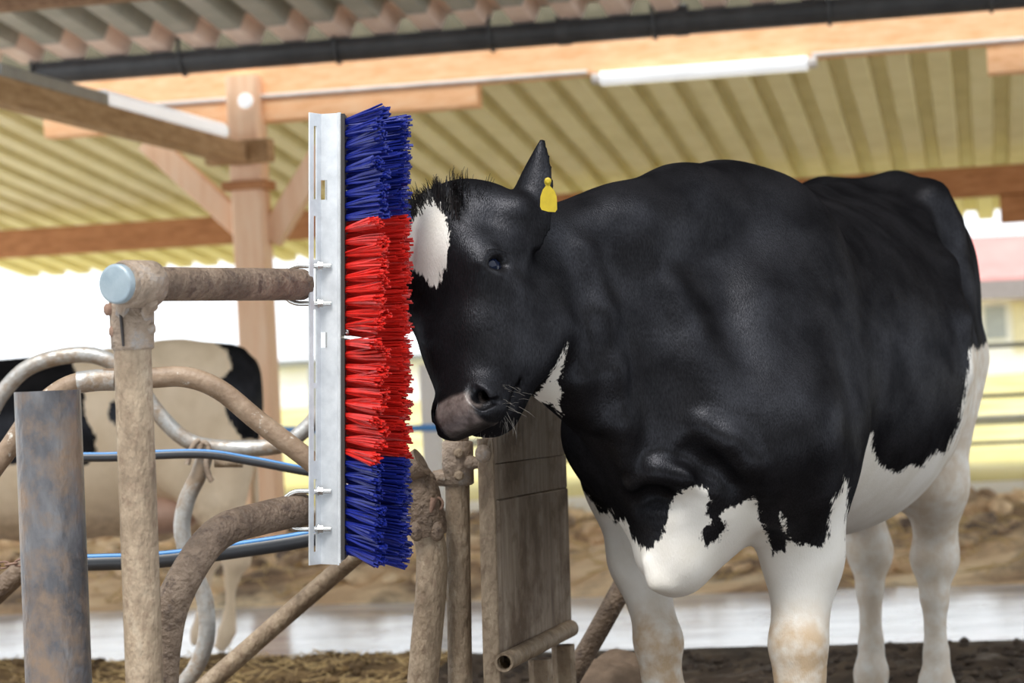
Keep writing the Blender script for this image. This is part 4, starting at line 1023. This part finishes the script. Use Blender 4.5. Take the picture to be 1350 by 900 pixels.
def front_cow():
    V, Q = cow_mesh(); W = c2w(V); px, py = frame(W); s, w_, z = V.T
    coat = np.full(len(V), -60.0)
    coat = np.maximum(coat, np.where(s < -.50, polyfield(px, py, BLAZE), -60))
    coat = np.maximum(coat, np.where((s < -.28) & (z > .8), polyfield(px, py, THROAT), -60))
    fr = (s < .30) & (z < .95); coat = np.maximum(coat, np.where(fr, np.maximum(polyfield(px, py, CHEST), polyfield(px, py, STREAK)), -60))
    re = (s > .14) & (w_ > -.02); coat = np.maximum(coat, np.where(re, polyfield(px, py, BELLY), -60))
    far = (s > .33) & (w_ <= -.02); coat = np.maximum(coat, np.where(far, (.80 - z) * 350, -60))
    tail = (s > 1.68) & (z < .8); coat = np.maximum(coat, np.where(tail, 30, -60))
    Hc = (V - HEAD_C) @ HA.T
    nose = np.minimum.reduce([np.minimum(.060 - Hc[:, 0], Hc[:, 0] + .047) / .010, (Hc[:, 1] + .043 + .35 * (-.29 - Hc[:, 2])) / .010, (-.267 - .12 * np.abs(Hc[:, 0]) - Hc[:, 2]) / .012, (Hc[:, 2] + .346) / .010])
    for sg in (1, -1): nose = np.minimum(nose, (np.linalg.norm(Hc - (sg * .058, -.012, -.288), axis=1) - .0145) / .005)  # nostril pits turned black: their inner shade is put into the mask
    eye = [1.25 - np.sqrt(((Hc[:, 0] - sg * .122) / .02) ** 2 + ((Hc[:, 1] + .048) / .030) ** 2 + ((Hc[:, 2] + .037) / .027) ** 2) for sg in (1, -1)]
    skin = np.clip(nose, 0, 1) * (s < -.5)
    skin = np.maximum(skin, .10 * np.clip(np.maximum(*eye) * 2.5, 0, 1))
    st = np.zeros(len(V))
    for c, r in (((-.13, .168, .385), .085), ((-.10, -.165, .385), .085), ((1.0, .20, .80), .12)):
        st = np.maximum(st, np.clip(1.9 - np.linalg.norm((V - c) / (r, r, r * .9), axis=1), 0, 1))
    st = np.maximum(st, np.clip((.34 - z) / .30, 0, 1) * .9)
    st = np.maximum(st, np.where(s > .75, .55, 0))
    t = thing('cow', Vector(CO_O), 'black and white cow in front, rubbing its forehead on the brush', 'cow')
    MT['coat'] = coat_mat('coat', 26.0)
    put_mesh('body', W, Q, CO_O, MT['coat'], t, {'coat': coat, 'skin': skin, 'stain': st})
    # eyes
    m, nt, b = NT('eye'); MT['eye'] = m
    b.inputs['Base Color'].default_value = (.004, .007, .020, 1); b.inputs['Roughness'].default_value = .05; b.inputs['Specular IOR Level'].default_value = .25
    MT['eye_white'] = plain('eye_white', (.55, .53, .52), .15)
    for sg in (1, -1):
        c = h2w(sg * .1035, -.050, -.035); mb = MB().ball(c, .0245, 24, 16)
        e = part('eye', mb, MT['eye'], t, c)
        d = Vector(HL) * sg
        f = (d * .80 + Vector(HN) * .60).normalized(); ring = []
        mb = MB(); a1 = f.cross(Vector(HU)).normalized(); a2 = a1.cross(f)
        mb.tube([c + f * .0203 + (a1 * math.cos(q) + a2 * math.sin(q)) * .0135 for q in [math.pi * (WR0 + .45 * i / 12) for i in range(13)]], .0016, 8, False)
        part('eye_white', mb, MT['eye_white'], e, c)
    # hooves
    for (a, b_) in ((-.14, .168), (-.07, -.15), (1.16, .140), (1.36, -.095)):
        c = Vector(c2w(np.array([a, b_, 0.0]))); fw = Vector(-BKW); sd_ = Vector(LFT); mb = MB()
        for q in (-1, 1):
            e = c + sd_ * q * .030; n = 12; rings = []
            for h, rx, ry, off in ((-.02, .062, .034, .015), (.0, .062, .033, .015), (.035, .052, .030, .004), (.075, .040, .026, -.012)):
                rings.append([e + fw * (math.cos(2 * math.pi * i / n) * rx + off) + sd_ * math.sin(2 * math.pi * i / n) * ry + Vector((0, 0, h)) for i in range(n)])
            mb.add([p for r_ in rings for p in r_], [(j * n + i, j * n + (i + 1) % n, (j + 1) * n + (i + 1) % n, (j + 1) * n + i) for j in range(3) for i in range(n)], True)
            mb.add(rings[-1], [tuple(range(n))])
        part('hoof', mb, MT['hoof'], t, c)
    # ear tag
    Y = TAG_Y; cx = lambda px_, py_, dy=0: P(px_, py_, Y + dy)
    out = [(717.5, 240), (718.5, 235), (722.5, 233.5), (726, 235.5), (726.5, 240), (725, 245), (731, 251), (734, 259), (734.5, 276), (732, 279.5), (723, 279), (714, 276.5), (712, 272), (712.5, 259), (715.5, 250), (719.5, 245)]
    mb = MB(); n = len(out); fr_ = [cx(x, y) for x, y in out]; bk = [cx(x, y, .003) for x, y in out]
    mid = P(723, 262, Y - .0025)
    mb.add(fr_ + bk, [tuple(range(n)), tuple(range(2 * n - 1, n - 1, -1))] + [(i, n + i, n + (i + 1) % n, (i + 1) % n) for i in range(n)])
    tg = part('ear_tag', mb, MT['tag'], t, fr_[0], 'yellow plastic ear tag')
    q = cx(722.3, 238.5); part('tag_button', MB().lathe(q + Vector((0, .012, 0)), (0, -1, 0), [(0, .004), (.010, .0045), (.0105, .0072), (.0145, .0066), (.0155, .003)], 16), MT['tag'], tg, q)
    # forelock: curly strands on the poll
    r = random.Random(4); mb = MB()
    for i in range(2000):
        a = r.uniform(-.100, .082); dpt = r.uniform(-.12, -.002); zt = .158 - .9 * max(0, abs(a + .01) - .045) - .5 * max(0, dpt + .05)
        p = h2w(a, dpt, zt + r.uniform(-.03, .010)); clump = mnoise.noise_vector(Vector((a * 45, dpt * 45, 3.1)))
        up = (Vector(HU) * r.uniform(.7, 1.1) + Vector(HL) * (a * 4 + clump.x * .8) + Vector(HN) * (.2 + clump.y * .8)).normalized()
        ln = r.uniform(.022, .050) * (1.45 if clump.z > .30 else 1); cu = Vector(HL) * (.45 + clump.y) + Vector(HN) * (.2 + clump.x) - Vector((0, 0, .5))
        path = [p + up * ln * f + cu * ln * f * f * .75 + Vector((r.gauss(0, .0012), r.gauss(0, .0012), r.gauss(0, .0012))) * f for f in (0, .2, .4, .6, .8, 1)]
        mb.tube(path, [.0015, .0014, .0012, .001, .0007, .0003], 3, False, True)
    part('forelock', mb, MT['hair'], t, h2w(0, -.06, .165), kind='stuff')
    # whiskers and a few lashes
    mb = MB()
    for i in range(64):
        a = r.uniform(-.06, .075); p = h2w(a, r.uniform(-.13, -.06), r.uniform(-.338, -.315)) if i < 44 else h2w(r.uniform(.062, .078), r.uniform(-.11, -.05), r.uniform(-.32, -.26))
        d = (Vector((0, 0, -1)) + Vector(HL) * (a * 6 + r.gauss(0, .3)) + Vector(HN) * r.gauss(.2, .3)).normalized() if i < 44 else (Vector(HL) + Vector(HN) * r.gauss(.1, .4) - Vector((0, 0, r.uniform(.1, .8)))).normalized()
        ln = r.uniform(.015, .042); mb.tube([p - d * .01, p + d * ln * .5, p + d * ln + Vector((0, 0, -.004))], [.00028, .00022, .0001], 3, False, True)
    part('whiskers', mb, MT['whisker'], t, h2w(0, -.09, -.35), kind='stuff')
    mb = MB()
    for i in range(26):
        f = i / 25; p = h2w(.128, -.078 + .055 * f, -.010 + .006 * math.sin(math.pi * f)); d = (Vector(HL) * .9 + Vector(HN) * (.5 * f) - Vector((0, 0, .35))).normalized()
        mb.tube([p, p + d * .008, p + d * .016 + Vector((0, 0, .001))], [.0006, .0005, .0002], 3, False, True)
    part('eyelashes', mb, MT['hair'], t, h2w(.128, -.05, .03), kind='stuff')
TAG_Y = 4.585; WR0 = 1.52
front_cow()

# ------------------------------------------------------------------ the second cow, side on behind the stalls
def back_cow():
    Y = 8.9; b = P(341, 520, Y); k = .81
    fd = Field(axis([(-1.2, 1.86, .028)]), axis([(-.5, .5, .028)]), axis([(-.03, 1.62, .026)]))
    trunk(fd)
    fd.cap((.3, 0, 1.40), (1.3, 0, 1.45), .05, .05, .08)
    for sg in (1, -1):
        fd.cap((.10, sg * .10, 1.34), (-.14, sg * .2, .92), .09, .09, .09); fd.ell((.10, sg * .22, .84), (.13, .08, .15), k=.08)
        fd.cap((1.16, sg * .2, 1.42), (1.20, sg * .25, 1.36), .06, .045, .08); fd.cap((1.2, sg * .08, 1.44), (1.56, sg * .08, 1.42), .05, .05, .08)
        front(fd, (-.17, sg * .2, .88, .1), (.04, sg * .22, .8, .11), (0, sg * .2, .6, .07), (0, sg * .18, .415, .056), (0, sg * .18))
        hind(fd, .22 if sg > 0 else .06, sg * .17, sg)
        fd.ell((-1.02, sg * .15, 1.40), (.07, .10, .04), k=.04)
    fd.ell((-.235, 0, .79), (.13, .165, .17), k=.1); fd.ell((1.12, 0, .70), (.19, .15, .15), k=.08)
    fd.cap((0, 0, 1.28), (-.85, 0, 1.38), .12, .10, .1); fd.cap((-.1, 0, 1.0), (-.82, 0, 1.28), .18, .11, .12)
    fd.ell((-.98, 0, 1.36), (.14, .12, .11), k=.06); fd.cap((-1.0, 0, 1.32), (-1.15, 0, 1.16), .10, .065, .08)
    fd.chain([(1.55, 0, 1.42, .04), (1.63, 0, 1.32, .03), (1.64, 0, 1.1, .022), (1.62, 0, .7, .03)], .03)
    V, Q = fd.mesh(3); V = V * k
    W = np.array([b.x - 1.66 * k, Y, -.015]) + V[:, [0]] * np.array([1.0, 0, 0]) + V[:, [1]] * np.array([0, -1.0, 0]) + V[:, [2]] * np.array([0, 0, 1.0])
    px, py = frame(W)
    B1 = [(-200, 462), (0, 458), (40, 462), (70, 470), (95, 478), (112, 520), (110, 545), (126, 575), (128, 600), (112, 615), (60, 602), (20, 612), (-200, 640)]
    B2 = [(283, 452), (300, 462), (306, 486), (290, 500), (294, 520), (300, 550), (318, 578), (340, 580), (380, 560), (380, 430), (320, 430)]
    B3 = [(146, 530), (154, 526), (158, 548), (150, 562), (143, 548)]
    B4 = [(-200, 452), (30, 448), (-10, 444), (-200, 440)]
    blk = np.maximum.reduce([polyfield(px, py, q) for q in (B1, B2, B3, B4)])
    t = thing('cow', Vector((b.x - .7, Y, 0)), 'cream and black cow standing side-on behind the bent stall pipes', 'cow')
    MT['coat_cream'] = coat_mat('coat_cream', 14.0, white=(.84, .68, .50))
    z = W[:, 2]; st = np.clip((.62 - z) / .12, 0, .8) * (z > .42) + .12
    put_mesh('body', W, Q, t.location, MT['coat_cream'], t, {'coat': -blk, 'skin': np.zeros(len(V)), 'stain': np.clip(st, 0, 1)})
    p = P(218, 690, Y - .12)
    for dx in (-.05, .05):
        q = p + Vector((dx, 0, 0)); part('teat', MB().tube([q + Vector((0, 0, .06)), q, q + Vector((0, 0, -.05))], [.018, .015, .011], 10), MT['teat'], t, q)
    p = P(214, 676, Y - .05); part('udder', MB().ball(p, (.15, .13, .08), 18, 12), MT['teat'], t, p)
MT['teat'] = plain('teat', (.52, .33, .25), .6)
back_cow()
